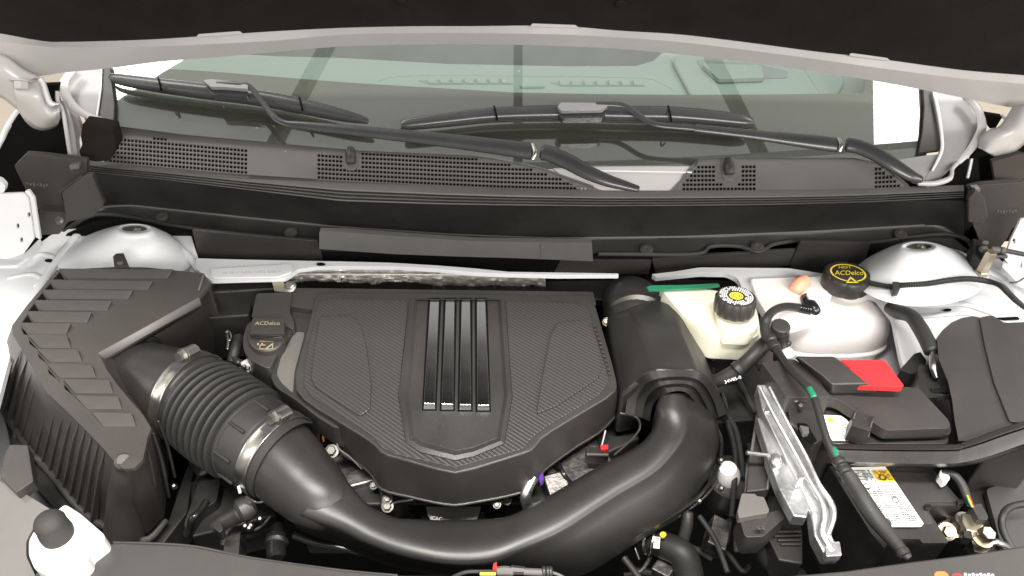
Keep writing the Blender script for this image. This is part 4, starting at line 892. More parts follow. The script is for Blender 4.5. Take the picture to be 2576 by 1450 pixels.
mk('elbow', tpx([(1600, 850, -.05, 70), (1595, 800, -.04, 74), (1592, 770, -.04, 72), (1580, 760, -.08, 66)], 5, 32), 'rubber', sl, ang=80)
mk('clamp_band', tpx([(1597, 800, -.038, 79), (1596, 792, -.038, 79)], 2, 40), 'fastener', sl)
mk('bolt', bolt(P(1526, 810, -.03), .005, (-.3, -.5, .8)), 'zinc', sl)
# ================================================================ brake reservoir
br = thing('brake_reservoir', 'cream translucent brake fluid reservoir with black cap and yellow centre', 'reservoir', P(1800, 790, 0))
mk('tank', slab(fil([(1662, 727), (1740, 722), (1830, 735), (1890, 760), (1905, 780), (1914, 838), (1898, 850), (1795, 845), (1765, 828), (1715, 788)], 10), .028, .05), 'tank_cream', br, bevel=.004, seg=3)
mk('flange', slab(fil([(1658, 728), (1700, 760), (1770, 826), (1798, 840), (1900, 846), (1918, 832), (1920, 842), (1900, 856), (1790, 850), (1760, 834), (1700, 780)], 5), .006, .012), 'tank_cream', br, bevel=.002)
mk('chamber', slab(fil([(1800, 748), (1890, 758), (1904, 778), (1909, 822), (1890, 836), (1822, 833), (1806, 805)], 12), .044, .03), 'tank_cream', br, bevel=.006, seg=3)
def scap(t, u, v, z, r, h, nl, tilt=(0, 0, 1), sc=.05):
    p = P(u, v, z); R = r*mpp(p); H_ = h*mpp(p)
    mk('cap', lathe([(R*.96, -H_), (R, -H_*.9), (R, -H_*.18), (R*.93, 0), (R*.8, .0006)], p, tilt, 96, lambda a, hh: 1+sc*(abs(math.cos(a*nl/2))**.5*1.0-.5)), 'plastic', t, ang=50)
    return p, R
tl = Vector((0, .15, 1)).normalized()
p, R = scap(br, 1852, 746, .075, 50, 44, 14, tl, .07)
x = Vector((1, 0, 0)); y = tl.cross(x)
def disc(p, r0, r1, n, z, h, m, name, par, a0=0, a1=2*math.pi, seg=48):
    V = []; F = []
    for k in range(seg+1):
        a = a0+(a1-a0)*k/seg
        for r in (r0, r1): V.append(p+(x*math.cos(a)+n.cross(x)*math.sin(a))*r+n*h)
    for k in range(seg): F.append((2*k, 2*k+1, 2*k+3, 2*k+2))
    return mk(name, (V, F), m, par, flat=True)
disc(p, R*.40, R*.84, tl, 0, .0009, 'ink', 'print_ring', br)
for rr in (.46, .56, .66, .76):   # ring lettering
    V = []; F = []; nn = int(30*rr/.5); random.seed(int(rr*100))
    for k in range(nn):
        if random.random() < .12: continue
        a = 2*math.pi*k/nn; b = a+2*math.pi/nn*.62; m = len(V)
        for (aa, r) in ((a, rr), (b, rr), (b, rr+.075), (a, rr+.075)): V.append(p+(x*math.cos(aa)+y*math.sin(aa))*R*r+tl*.0012)
        F.append((m, m+1, m+2, m+3))
    mk('ring_lettering', (V, F), 'white_print', br, flat=True)
disc(p, 0.0001, R*.34, tl, 0, .0011, 'yellow', 'yellow_badge', br)
disc(p, R*.14, R*.18, tl, 0, .0014, 'ink', 'brake_symbol', br)
disc(p, R*.24, R*.27, tl, 0, .0014, 'ink', 'brake_symbol', br, -.7, .7, 12); disc(p, R*.24, R*.27, tl, 0, .0014, 'ink', 'brake_symbol', br, math.pi-.7, math.pi+.7, 12)
gf = mk('film_strip', nslab(fil([(1626, 722), (1640, 718), (1720, 717), (1806, 713), (1812, 719), (1770, 724), (1660, 730), (1632, 730)], 3), Zp(.036), .004), 'green', bevel=.001)
tag(gf, 'torn green plastic strip on the rear edge of the cream reservoir', 'strip')

# ================================================================ coolant tank
ct = thing('coolant_tank', 'rounded milky white coolant tank with black cap', 'coolant tank', P(2080, 800, 0))
def sel(cx, cy, rx, ry, z, n=40, e=3.2):
    o = []
    for k in range(n):
        a = 2*math.pi*k/n; c, s = math.cos(a), math.sin(a)
        o.append(Vector((cx+rx*math.copysign(abs(c)**(2/e), c), cy+ry*math.copysign(abs(s)**(2/e), s), z)))
    return o
cx0 = P(2083, 800, -.07).x; cy0 = .200
rg = []
for f, z in ((.02, -.034), (.3, -.0345), (.55, -.036), (.72, -.039), (.85, -.046), (.93, -.055), (.98, -.067), (1.0, -.082), (.99, -.094), (.965, -.100)):
    rg.append(sel(cx0, cy0+.004*(1-f), .103*f, .064*f, z, 44, 2.9))
mk('tank', stack(rg), 'tank', ct, ang=80)
mk('seam_flange', stack([sel(cx0, cy0, .100, .062, -.099), sel(cx0, cy0, .104, .066, -.101), sel(cx0, cy0, .104, .066, -.104), sel(cx0, cy0, .098, .060, -.106)]), 'tank', ct)
mk('lower_half', stack([sel(cx0, cy0, .097, .060, -.105), sel(cx0+.003, cy0, .096, .058, -.20)]), 'tank', ct, ang=70)
mk('rear_bracket', slab(fil([(1886, 700), (2076, 694), (2100, 730), (2060, 800), (1960, 830), (1928, 786), (1905, 752)], 10), -.013, .02), 'tank', ct, bevel=.005, seg=3)
mk('bolt', bolt(P(2018, 706, -.012), .008, h=.004), 'zinc', ct)
mk('peach_nipple', tpx([(2024, 708, -.006, 18), (2010, 718, -.004, 19), (2000, 732, -.010, 17)], 5, 20), 'peach', ct, ang=80)
mk('neck', lathe([(.034, 0), (.032, .03)], P(2133, 735, -.04), (0, .1, 1), 32), 'tank', ct)
tl = Vector((.0, .10, 1)).normalized(); y = tl.cross(x)
p, R = scap(ct, 2133, 688, .012, 56, 42, 8, tl, .07)
ep = p+tl*.0012
def ov(a, r): return ep+x*math.cos(a)*R*.78*r+y*math.sin(a)*R*.70*r
V = []; F = []
for k in range(49):
    a = 2*math.pi*k/48; V += [ov(a, 1), ov(a, .9)]
for k in range(48):
    if k in (33, 34, 37): continue
    F.append((2*k, 2*k+1, 2*k+3, 2*k+2))
mk('yellow_oval', (V, F), 'yellow', ct, flat=True)
cpx = Patch([(2098, 684), (2174, 684), (2174, 698), (2098, 698)], PL(tl, tl.dot(ep)))
text('ACDelco', Patch([(2100, 681), (2172, 681), (2172, 692), (2100, 692)], PL(tl, tl.dot(ep))), 'yellow', ct)
text('HOT', Patch([(2110, 669), (2142, 669), (2142, 676), (2110, 676)], PL(tl, tl.dot(ep))), 'yellow', ct)
tp_ = Patch([(2128, 696), (2160, 696), (2160, 712), (2128, 712)], PL(tl, tl.dot(ep)))
mk('warning_triangle', quads([[tp_.at(.35, 0), tp_.at(1, 1), tp_.at(0, 1)]]), 'yellow', ct, flat=True)
mk('warning_triangle', quads([[tp_.at(.38, .35, .0004), tp_.at(.7, .85, .0004), tp_.at(.2, .85, .0004)]]), 'ink', ct, flat=True)
# thin coolant hose with elbow
ch = thing('coolant_vent_hose', 'thin black hose curving from the elbow on the milky tank down over the fuse box', 'hose', P(2030, 770, .07))
mk('elbow', tpx([(2028, 750, -.012, 15), (2034, 764, -.01, 17), (2046, 778, -.01, 16), (2054, 788, -.014, 13)], 5, 14), 'plastic_gloss', ch)
mk('white_clip', slab(fil([(2029, 737), (2044, 738), (2055, 744), (2052, 751), (2035, 750)], 3), .004, .012), 'white_print', ch, bevel=.001)
mk('hose', tpx([(2050, 783, -.012, 11), (2010, 775, -.008, 10.5), (1977, 772, .01, 10.5), (1950, 780, .035, 10.5), (1932, 797, .066, 11), (1924, 820, .064, 12), (1928, 845, .062, 13), (1944, 865, .064, 12), (1966, 898, .075, 9), (1990, 933, .09, 9), (2027, 970, .10, 9.5), (2044, 993, .10, 10), (2056, 1025, .10, 10), (2068, 1068, .098, 10), (2084, 1116, .095, 10), (2104, 1153, .09, 13), (2134, 1199, .075, 19), (2167, 1252, .055, 22), (2200, 1302, .045, 22), (2237, 1348, .03, 19), (2262, 1378, .02, 16), (2284, 1403, .015, 12)], 6, 16), 'rubber', ch)
for k in range(5): mk('collar', tpx([(2014+k*6, 776+k*1.2, -.0085, 13), (2017+k*6, 777+k*1.2, -.0085, 13)], 2, 14), 'plastic_gloss', ch)
for u, v, z, r in ((1946, 868, .066, 15), (1936, 850, .064, 15), (2108, 1158, .09, 17), (2268, 1386, .02, 18), (2120, 1180, .083, 19)): mk('tape_band', tpx([(u, v, z, r), (u+5, v+8, z, r)], 2, 14), 'plastic_dark', ch)
mk('green_tape', tpx([(2036, 978, .1025, 9), (2048, 1000, .1025, 9.5)], 3, 10, .9), 'green', ch)
mk('green_tape', tpx([(2096, 1128, .0955, 8), (2104, 1146, .0945, 9)], 3, 10, .9), 'green', ch)
lh = thing('lower_coolant_hose', 'thicker black hose with white print running from the tank down to the left', 'hose', P(1880, 910, .03))
mk('hose', tpx([(1925, 862, .03, 17), (1917, 872, .03, 19), (1884, 906, .02, 19), (1850, 935, .0, 19), (1804, 958, -.02, 17), (1780, 962, -.05, 17)], 6, 18), 'rubber', lh)
w = Patch([(1828, 932), (1866, 928), (1868, 938), (1832, 942)], .024)
mk('joint', tpx([(1862, 924, .008, 21), (1852, 932, .004, 21)], 2, 18), 'plastic_dark', lh)
pt = Patch([(1822, 958), (1862, 945), (1866, 952), (1824, 966)], Zp(.03), 0)
text('34V85-0', pt, 'white_print', lh)
pc = thing('sensor_plug', 'upright black cylindrical plug in front of the milky tank', 'plug', P(1964, 850, .06))
mk('plug_body', tpx([(1962, 905, .0, 17), (1964, 880, .02, 18), (1965, 850, .045, 20), (1965, 830, .06, 20)], 4, 16), 'plastic', pc)
mk('plug_lid', lathe([(.0125, -.012), (.0135, -.011), (.0135, 0), (.012, .002)], P(1965, 820, .07), (0, -.1, 1), 12), 'plastic', pc)
mk('side_stud', tpx([(1975, 870, .035, 7), (1984, 864, .038, 8), (1986, 862, .038, 5)], 3, 8), 'plastic', pc)
mk('white_bolt', lathe([(.010, 0), (.010, .008), (.007, .012)], P(1978, 895, .02), (0, -.2, 1), 12), 'white_print', pc)

# ================================================================ fuse box
fx = thing('fuse_box', 'black fuse box with stepped lid left of the corner housing and a red terminal cover', 'fuse box', P(2180, 1030, .05))
FZ = Zp(.062)
mk('lid', slab(fil([(1985, 998), (2060, 905), (2130, 940), (2204, 974), (2306, 976), (2318, 984), (2384, 1054), (2391, 1070), (2385, 1078), (2232, 1083), (2217, 1076), (2117, 1010), (2100, 1003), (2050, 1004)], 6), FZ, .018), 'plastic_box', fx, bevel=.005, seg=3)
mk('lid_rim', slab(fil([(1988, 1004), (2060, 912), (2310, 985), (2388, 1060), (2394, 1084), (2388, 1094), (2232, 1094), (2214, 1086), (2116, 1020), (2100, 1013), (2050, 1014)], 6), .045, .012), 'plastic_box', fx, bevel=.002)
mk('base', slab(fil([(1990, 1010), (2060, 915), (2310, 990), (2386, 1066), (2388, 1110), (2380, 1118), (2200, 1118), (2100, 1120), (2030, 1050)], 6), .034, .11), 'plastic_box', fx, bevel=.002)
mk('end_cover', slab(fil([(1916, 912), (1998, 904), (2040, 930), (2092, 1000), (1980, 1000)], 6), .072, .06), 'plastic_box', fx, bevel=.004, seg=3)
B0 = PP([(2002, 897), (2098, 897), (2112, 908), (2184, 966), (2092, 968), (2068, 945)], .092); B1 = PP([(1998, 900), (2100, 898), (2116, 910), (2212, 990), (2092, 992), (2060, 965)], .066)
mk('raised_block', stack([B0, B1]), 'plastic_box', fx, bevel=.003, seg=3)
mk('red_cover', slab(fil([(2114, 906), (2220, 906), (2228, 910), (2274, 970), (2270, 974), (2162, 970), (2142, 945), (2138, 925)], 3), .088, .009), 'red', fx, bevel=.002)
for k in range(5): mk('red_tooth', slab([(2121+k*8, 920+k*10), (2131+k*8, 916+k*10), (2137+k*8, 926+k*10), (2127+k*8, 930+k*10)], .086, .008), 'red', fx, bevel=.001)
mk('front_latch', slab(fil([(2148, 1034), (2200, 1050), (2190, 1086), (2142, 1070)], 3), .068, .03), 'plastic', fx, bevel=.002)
for a, b, c, d in ((2158, 1028, 2142, 1074), (2201, 1048, 2184, 1100)): mk('latch_arm', tpx([(a, b, .07, 2.5), (a-8, b+14, .072, 2.5), (c, d, .058, 2.5)], 4, 8), 'plastic_box', fx)
mk('printed_label', slab(fil([(2066, 1044), (2116, 1046), (2130, 1056), (2166, 1104), (2164, 1109), (2094, 1109), (2084, 1092)], 3), .0365, .001), 'white_print', fx, flat=True)
lp = Patch([(2068, 1046), (2118, 1048), (2164, 1107), (2096, 1107)], .0371)
rs = [lp.rect(a, b, a+random.uniform(.1, .28), b+.045) for b in [x*.085+.3 for x in range(8)] for a in (.08, .4, .68) if random.random() < .85]
mk('fine_print', quads(rs), 'grey_print', fx, flat=True)
mk('yellow_triangle', quads([[lp.at(.1, .25), lp.at(.35, .02), lp.at(.5, .25)]]), 'label_yellow', fx, flat=True)
sb = thing('bracket_clip', 'black clip block left of the fuse box below the thin hose', 'clip', P(2020, 1060, .04))
mk('clip_body', slab(fil([(1976, 1010), (2040, 1002), (2056, 1040), (2076, 1100), (2050, 1118), (2020, 1090), (1990, 1060)], 5), .045, .05), 'plastic', sb, bevel=.003)
mk('clip_window', slab(fil([(2005, 1064), (2030, 1066), (2056, 1110), (2040, 1116), (2010, 1090)], 4), .0462, .002), 'void', sb)
mk('clip_tab', slab(fil([(2012, 1070), (2034, 1074), (2036, 1090), (2022, 1094)], 3), .052, .006), 'plastic_grey', sb, bevel=.001)
for u, v in ((2002, 1008), (2024, 1006), (2014, 1020)): mk('clip_post', tpx([(u, v+12, .045, 6), (u, v, .065, 6)], 2, 10), 'plastic', sb)

# ================================================================ battery
bt_ = thing('battery', 'black car battery with white and yellow warning label', 'battery', P(2270, 1290, .0))
top = [(2085, 1172), (2344, 1178), (2421, 1266), (2422, 1272), (2338, 1272), (2334, 1283), (2384, 1360), (2384, 1366), (2322, 1366), (2312, 1356), (2240, 1356), (2225, 1380), (2190, 1340)]
mk('case', slab(fil(top, 3), .0, .16), 'plastic_dark', bt_, bevel=.003)
mk('raised_lid', slab(fil([(2200, 1186), (2338, 1190), (2410, 1262), (2330, 1264), (2322, 1272), (2350, 1318), (2240, 1322)], 4), .0015, .004), 'plastic_box', bt_, bevel=.001)
for u, v in ((2334, 1275), (2417, 1262)): mk('lid_notch', slab(fil([(u-9, v-6), (u+9, v-6), (u+10, v+4), (u-6, v+6)], 3), .006, .008), 'plastic_gloss', bt_, bevel=.001)
LZ = .0065
mk('warning_label', slab(fil([(2138, 1176), (2227, 1174), (2324, 1318), (2317, 1325), (2224, 1325)], 3), LZ, .0012), 'white_print', bt_, flat=True)
lp = Patch([(2138, 1176), (2228, 1174), (2326, 1324), (2224, 1325)], LZ+.0006)
mk('yellow_field', quads([lp.rect(.55, .06, 1.0, .26), lp.rect(0, .32, .085, 1)]), 'label_yellow', bt_, flat=True)
random.seed(11); rs = []
def lines(s0, t0, s1, t1, n, dens=.8):
    for i in range(n):
        t = t0+(t1-t0)*i/n; a = s0
        while a < s1-.02:
            w = random.uniform(.02, .07)
            if random.random() < dens: rs.append(lp.rect(a, t, min(a+w, s1), t+(t1-t0)/n*.5, .0005))
            a += w+.012
lines(.05, .06, .5, .27, 8); lines(.58, .08, .96, .25, 6); lines(.12, .36, .5, .52, 5); lines(.55, .32, .95, .56, 9); lines(.14, .6, .55, .96, 12); lines(.62, .64, .95, .94, 9)
for i in range(10): rs.append(lp.rect(.015, .36+.035*i, .065, .36+.035*i+.02, .0005))
mk('fine_print', quads(rs), 'ink', bt_, flat=True)
for s, t in ((.72, .2), (.16, .34), (.68, .58)):
    cc = lp.at(s, t, 0); V = [cc+Vector((math.cos(a)*.0045, math.sin(a)*.0045, .0009)) for a in [k*math.pi/8 for k in range(16)]]+[cc+Vector((math.cos(a)*.0033, math.sin(a)*.0033, .0009)) for a in [k*math.pi/8 for k in range(16)]]
    mk('warning_symbol', (V, [(k, (k+1) % 16, 16+(k+1) % 16, 16+k) for k in range(16)]), 'ink', bt_, flat=True)
disc(lp.at(.11, .945, .0), .0001, .006, Vector((0, 0, 1)), 0, .0009, 'ink', 'round_logo', bt_, seg=20)
tm = thing('battery_terminal', 'shiny metal battery terminal clamp with bolts and cable lug', 'terminal', P(2420, 1340, -.02))
def blk(pts, z, t, m='zinc', name='clamp_block', b=.002): return mk(name, slab(fil(pts, 3), z, t), m, tm, bevel=b)
blk([(2358, 1318), (2376, 1308), (2400, 1318), (2398, 1346), (2372, 1350), (2360, 1334)], -.02, .02)
mk('post_ring', lathe([(.016, 0), (.017, .012), (.013, .014), (.012, .006), (.006, .004)], P(2406, 1340, -.04), (0, 0, 1), 24), 'zinc', tm)
blk([(2420, 1290), (2452, 1294), (2476, 1322), (2462, 1340), (2432, 1334), (2418, 1310)], -.005, .02)
mk('post', lathe([(.014, 0), (.0135, .022), (.012, .025)], P(2410, 1336, -.036), (0, 0, 1), 24), 'steel', tm)
mk('nut', bolt(P(2382, 1338, -.012), .0075, (-.2, -.5, .8), .01), 'zinc', tm)
mk('nut', bolt(P(2470, 1352, -.01), .0095, (.1, -.2, 1), .014), 'zinc', tm)
blk([(2440, 1350), (2484, 1340), (2500, 1372), (2480, 1392), (2452, 1388)], -.025, .016)
mk('cable_lug', tpx([(2478, 1362, -.02, 14), (2505, 1364, -.015, 11), (2530, 1372, -.02, 9), (2550, 1385, -.03, 8)], 5, 14, .6, (0, 0, 1)), 'steel', tm)
blk([(2424, 1332), (2446, 1332), (2446, 1356), (2426, 1352)], -.008, .014, 'plastic_dark', 'black_cap')
sn = thing('battery_sensor_lead', 'black connector and taped lead with red and yellow wires beside the terminal', 'connector', P(2440, 1280, .0))
mk('lead', tpx([(2370, 1188, .02, 8), (2400, 1196, .02, 10), (2420, 1220, .015, 11), (2432, 1250, .01, 10), (2440, 1272, .005, 8)], 6, 12), 'rubber', sn)
for c, dx in (('red', 3), ('yellow', 0), ('green', -3)): mk('wire', tpx([(2433+dx, 1246, .014, 1.8), (2440+dx, 1262, .014, 1.8), (2447+dx, 1276, .008, 1.8)], 4, 6), c, sn)
mk('connector_body', slab(fil([(2442, 1272), (2468, 1266), (2486, 1298), (2484, 1308), (2462, 1306)], 3), .006, .02), 'plastic', sn, bevel=.0015)
mk('clip', slab(fil([(2366, 1182), (2384, 1182), (2390, 1206), (2376, 1214), (2362, 1196)], 4), .022, .012), 'white_print', sn, bevel=.001)

# ================================================================ hold-down brace
bz = thing('cross_brace', 'black painted pressed steel brace running over the battery to the right edge', 'brace', P(2300, 1140, .05))
TA = [(2096, 1118), (2130, 1119), (2250, 1121), (2400, 1120), (2425, 1114), (2470, 1098), (2530, 1076), (2660, 1035)]
BA = [(2120, 1164), (2140, 1168), (2250, 1172), (2370, 1174), (2425, 1170), (2484, 1157), (2540, 1138), (2660, 1095)]
ta = cr(TA, 6); ba = cr(BA, 6); rows = []
for f, z in ((0, .050), (.03, .064), (.13, .067), (.2, .067), (.24, .061), (.3, .061), (.34, .065), (.6, .062), (.84, .059), (.93, .050), (1, .03)):
    rows.append([P(a.x*(1-f)+b.x*f, a.y*(1-f)+b.y*f, z) for a, b in zip(ta, ba)])
mk('beam', grid(rows), 'painted_steel', bz, thick=.003, ang=45)
random.seed(3)
for u, v in ((2125, 1147), (2285, 1142), (2291, 1163), (2328, 1149), (2338, 1149)): mk('water_drop', lathe([(.0022, 0), (.0016, .0012), (.0004, .0016)], P(u, v, .0545), seg=10), 'white_print', bz)

# ================================================================ cast bracket
al = thing('cast_bracket', 'bright cast aluminium bracket lying diagonally beside the battery', 'bracket', P(2000, 1180, .03))
mk('main_rail', slab(fil([(1904, 967), (1938, 967), (1946, 982), (1990, 1064), (2064, 1214), (2088, 1248), (2106, 1298), (2092, 1345), (2100, 1362), (2114, 1366), (2116, 1396), (2076, 1398), (2048, 1345), (2040, 1285), (2018, 1235), (1960, 1120), (1917, 1028)], 5), Zp(.052, 0, .1), .022), 'castalu', al, bevel=.003, seg=3)
mk('raised_rib', tpx([(1912, 975, .067, 5), (1950, 1050, .060, 5), (2000, 1140, .050, 5), (2040, 1215, .044, 5), (2066, 1262, .040, 7), (2072, 1300, .036, 9), (2068, 1340, .032, 9), (2092, 1385, .028, 9)], 6, 12), 'castalu', al)
mk('raised_rib', tpx([(1936, 975, .067, 4), (1980, 1060, .060, 4), (2030, 1150, .050, 4), (2060, 1215, .046, 5), (2090, 1262, .040, 7), (2096, 1300, .036, 8), (2080, 1350, .032, 7)], 6, 12), 'castalu', al)
mk('side_rail', slab(fil([(1904, 1050), (1916, 1050), (1934, 1078), (1958, 1134), (1974, 1148), (2010, 1224), (2034, 1280), (2030, 1302), (1997, 1298), (1960, 1228), (1938, 1172), (1930, 1150), (1930, 1134)], 4), .022, .02), 'castalu', al, bevel=.002)
mk('cross_tab', slab(fil([(2014, 1182), (2024, 1180), (2026, 1200), (2010, 1204)], 2), .045, .02), 'castalu', al, bevel=.001)
mk('cross_tab', slab(fil([(1928, 1016), (1938, 1014), (1936, 1034), (1924, 1036)], 2), .045, .02), 'castalu', al, bevel=.001)
mk('boss', tpx([(1950, 1150, .028, 14), (1952, 1165, .028, 15), (1952, 1176, .024, 10)], 4, 16), 'castalu', al)
mk('foot', slab(fil([(2076, 1366), (2112, 1362), (2118, 1398), (2078, 1400)], 4), .03, .012), 'castalu', al, bevel=.003)
mk('screw_pin', lathe([(.003, 0), (.003, .03)], P(1933, 1146, .02), (-1, 0, .2), 8), 'steel', al)
mk('side_panel', slab([(1906, 1056), (1930, 1090), (1950, 1140), (1968, 1160), (1934, 1232), (1878, 1238), (1884, 1150)], -.01, .02), 'plastic_box', al, bevel=.002)
mk('side_strut', tpx([(1907, 1040, .0, 4), (1892, 1130, -.01, 4), (1876, 1240, -.02, 4)], 4, 8), 'plastic_grey', al)
mk('side_strut', tpx([(1938, 1176, .0, 3), (1930, 1232, -.01, 3)], 4, 8), 'plastic_grey', al)
cb = thing('wiring_connector', 'large dark grey connector block with flat lid left of the cast bracket', 'connector', P(1900, 1270, -.01))
mk('lid', slab(fil([(1866, 1241), (1900, 1242), (1904, 1248), (1922, 1250), (1936, 1284), (1932, 1291), (1900, 1296), (1859, 1304), (1855, 1288)], 4), .0, .012), 'plastic_grey', cb, bevel=.002)
mk('front_wall', slab(fil([(1858, 1296), (1898, 1297), (1960, 1283), (1978, 1300), (1930, 1342), (1920, 1350), (1880, 1352), (1872, 1346)], 4), -.012, .04), 'plastic_box', cb, bevel=.003)
mk('side_block', slab(fil([(1935, 1245), (1965, 1248), (2020, 1330), (2020, 1420), (1960, 1410), (1930, 1350)], 6), -.05, .05), 'plastic_dark', cb, bevel=.004)
for k in range(4): mk('step_rib', slab([(1940+k*8, 1335+k*10), (2016, 1332+k*11), (2016, 1338+k*11), (1942+k*8, 1341+k*10)], -.045, .006), 'plastic_box', cb, bevel=.001)
mk('lower_hose', tpx([(1892, 1352, -.06, 22), (1910, 1380, -.08, 26), (1950, 1420, -.1, 28), (2010, 1460, -.12, 28)], 6, 18), 'rubber', cb)
for u, v in ((1908, 1330), (1918, 1330)): mk('pin_head', lathe([(.003, 0), (.003, .002)], P(u, v, .0), seg=10), 'steel', cb)

# ================================================================ right corner housing
rb = thing('corner_housing', 'tall fluted black plastic housing in the right corner', 'housing', P(2480, 900, .05))
mk('cover', slab(fil([(2464, 798), (2497, 793), (2527, 812), (2680, 806), (2680, 1075), (2540, 1060), (2500, 960), (2478, 870)], 8), .062, .25), 'plastic_box', rb, bevel=.008, seg=4)
rr = []
for f, z in ((0, .058), (.35, .05), (.7, .02), (1, -.03)):
    rr.append([P(u-f*6, v+f*10, z-.0) for u, v in ((2466, 800), (2448, 796), (2420, 800), (2393, 812), (2372, 830), (2357, 850), (2362, 905), (2385, 960), (2396, 1010), (2402, 1060), (2412, 1110), (2480, 1110), (2560, 1100), (2530, 1020), (2490, 920))])
mk('curved_side', stack(rr), 'plastic_box', rb, ang=50)
for k, (a, b, c, d) in enumerate(((2412, 905, 2424, 1090), (2438, 890, 2456, 1092), (2466, 890, 2492, 1080))):
    mk('flute', tpx([(a-2, b+50, .052, 6), (a+2, b+80, .053, 8), (c-2, d-20, .052, 9), (c+2, d+24, .048, 9)], 6, 16), 'plastic_box', rb)
gp = thing('ground_panel', 'dark grey plastic panel under the brace at the right edge', 'panel', P(2500, 1250, -.1))
mk('panel', slab(fil([(2440, 1180), (2640, 1130), (2640, 1420), (2480, 1400), (2440, 1300)], 10), -.09, .03), 'plastic_dark', gp, bevel=.004)
mk('floor_plate', slab(fil([(2480, 1230), (2640, 1180), (2640, 1400), (2520, 1380)], 10), -.075, .01), 'plastic_box', gp, bevel=.003)
mk('loop_hose', tpx([(2560, 1400, -.05, 8), (2525, 1340, -.04, 9), (2522, 1300, -.03, 9), (2545, 1275, -.03, 9), (2600, 1265, -.03, 9)], 6, 12), 'rubber', gp)
# harness sleeve, corrugated wire, hose fitting
hn = thing('wiring_sleeve', 'black sleeved wiring branch between the milky tank and the corner housing', 'wiring', P(2310, 830, .04))
mk('sleeve', tpx([(2236, 775, .0, 14), (2256, 784, .01, 18), (2290, 795, .03, 18), (2312, 822, .04, 19), (2332, 858, .045, 19), (2344, 884, .045, 19)], 6, 16), 'rubber', hn)
mk('plug_block', slab(fil([(2312, 918), (2350, 918), (2364, 936), (2362, 1000), (2318, 1002), (2310, 960)], 4), .03, .04), 'plastic_dark', hn, bevel=.002)
mk('dark_bracket', slab(fil([(2264, 930), (2300, 890), (2316, 886), (2330, 905), (2325, 940), (2290, 940)], 3), .01, .03), 'plastic_dark', hn, bevel=.002)
mk('tip', tpx([(2345, 882, .046, 6), (2346, 900, .05, 7), (2348, 925, .048, 9), (2356, 950, .04, 6)], 5, 12), 'steel', hn)
mk('mini_coil', merge(*[tpx([(2344+k*7, 986, .03, 7), (2347+k*7, 984, .03, 7)], 2, 12) for k in range(6)]), 'plastic_gloss', hn)
cw = thing('corrugated_wire', 'thin corrugated black wire conduit crossing the right strut tower', 'wire', P(2400, 705, .01))
wp = [(2186, 712, .02), (2210, 717, .024), (2244, 721, .028), (2271, 718, .03), (2332, 714, .034), (2393, 705, .034), (2439, 702, .03), (2484, 708, .02), (2515, 718, .02), (2539, 740, .02), (2561, 761, .02), (2600, 790, .02)]
q = cr([P(u, v, z) for u, v, z in wp], 30)
mk('conduit', tube(q, [.0038+.0011*(i % 3 == 0) for i in range(len(q))], 10), 'rubber', cw, flat=True)
mk('clip', slab(fil([(2245, 709), (2262, 709), (2264, 730), (2248, 732)], 2), .040, .012), 'plastic', cw, bevel=.001)
hf = thing('hose_fitting', 'small hose coupling on the right end of the cowl seal', 'fitting', P(2500, 632, .03))
mk('hose', tpx([(2445, 612, .0, 9), (2470, 628, .03, 7), (2500, 628, .035, 6), (2540, 633, .035, 6), (2620, 650, .035, 6)], 6, 12), 'plastic_box', hf)
for a, b in ((2468, 2480), (2492, 2512), (2518, 2526)): mk('collar', tpx([(a, 627+(a-2468)*.06, .036, 9), (b, 628+(a-2468)*.06, .036, 9)], 2, 12), 'plastic_grey', hf)
mk('tee', tpx([(2472, 609, .036, 5), (2484, 612, .036, 6)], 2, 10), 'plastic_grey', hf)
mk('holder', slab(fil([(2448, 600), (2470, 606), (2480, 640), (2470, 658), (2450, 640)], 4), .025, .03), 'plastic_dark', hf, bevel=.002)
mk('holder_bar', tpx([(2498, 645, .03, 5), (2532, 646, .03, 5)], 2, 10), 'plastic_box', hf)
mk('end_line', tpx([(2576, 700, .0, 2), (2560, 710, .0, 2), (2540, 712, -.005, 2)], 4, 6), 'plastic_box', hf)
# ================================================================ front edge of the bay
bb = thing('bump_stop_bracket', 'white painted bracket carrying a black rubber bump stop at the lower left', 'bump stop', P(160, 1360, .05))
mk('bracket_plate', slab(fil([(163, 1266), (200, 1289), (262, 1343), (262, 1360), (220, 1392), (220, 1409), (196, 1436), (160, 1460), (120, 1448), (84, 1429), (70, 1395), (70, 1359), (88, 1327), (112, 1306), (137, 1286)], 9), .045, .03), 'paint', bb, bevel=.004, seg=4)
mk('raised_seat', slab(ell(148, 1352, 58, 52, 36), .050, .01), 'paint', bb, bevel=.005, seg=4)
pb = P(146, 1348, .05); tb = Vector((0, .05, 1)).normalized()
mk('rubber_stop', lathe([(.0172, 0), (.0178, .006), (.0172, .014), (.0165, .0155), (.0168, .026), (.0160, .028), (.0140, .032), (.010, .035), (.005, .0365), (.001, .037)], pb, tb, 36), 'rubber_seal', bb, ang=40)
hg = mk('headlight_housing', slab(fil([(-80, 1150), (0, 1210), (60, 1240), (132, 1284), (84, 1328), (66, 1362), (66, 1400), (90, 1450), (60, 1520), (-80, 1520)], 8), Zp(.02, .1, 0), .06), 'lens_grey', bevel=.006, seg=3); tag(hg, 'smooth grey headlight housing top in the lower left corner', 'headlight housing')
hg2 = mk('headlight_tab', slab(fil([(10, 1150), (24, 1118), (70, 1120), (84, 1210), (40, 1240), (0, 1200)], 5), -.03, .02), 'airbox', bevel=.002); tag(hg2, 'small dark grey tab between the air box and the headlight housing', 'tab')
fp = thing('front_panel', 'smooth dark grey radiator cover panel along the bottom edge', 'panel', P(1288, 1450, .02))
FPZ = Zp(.022)
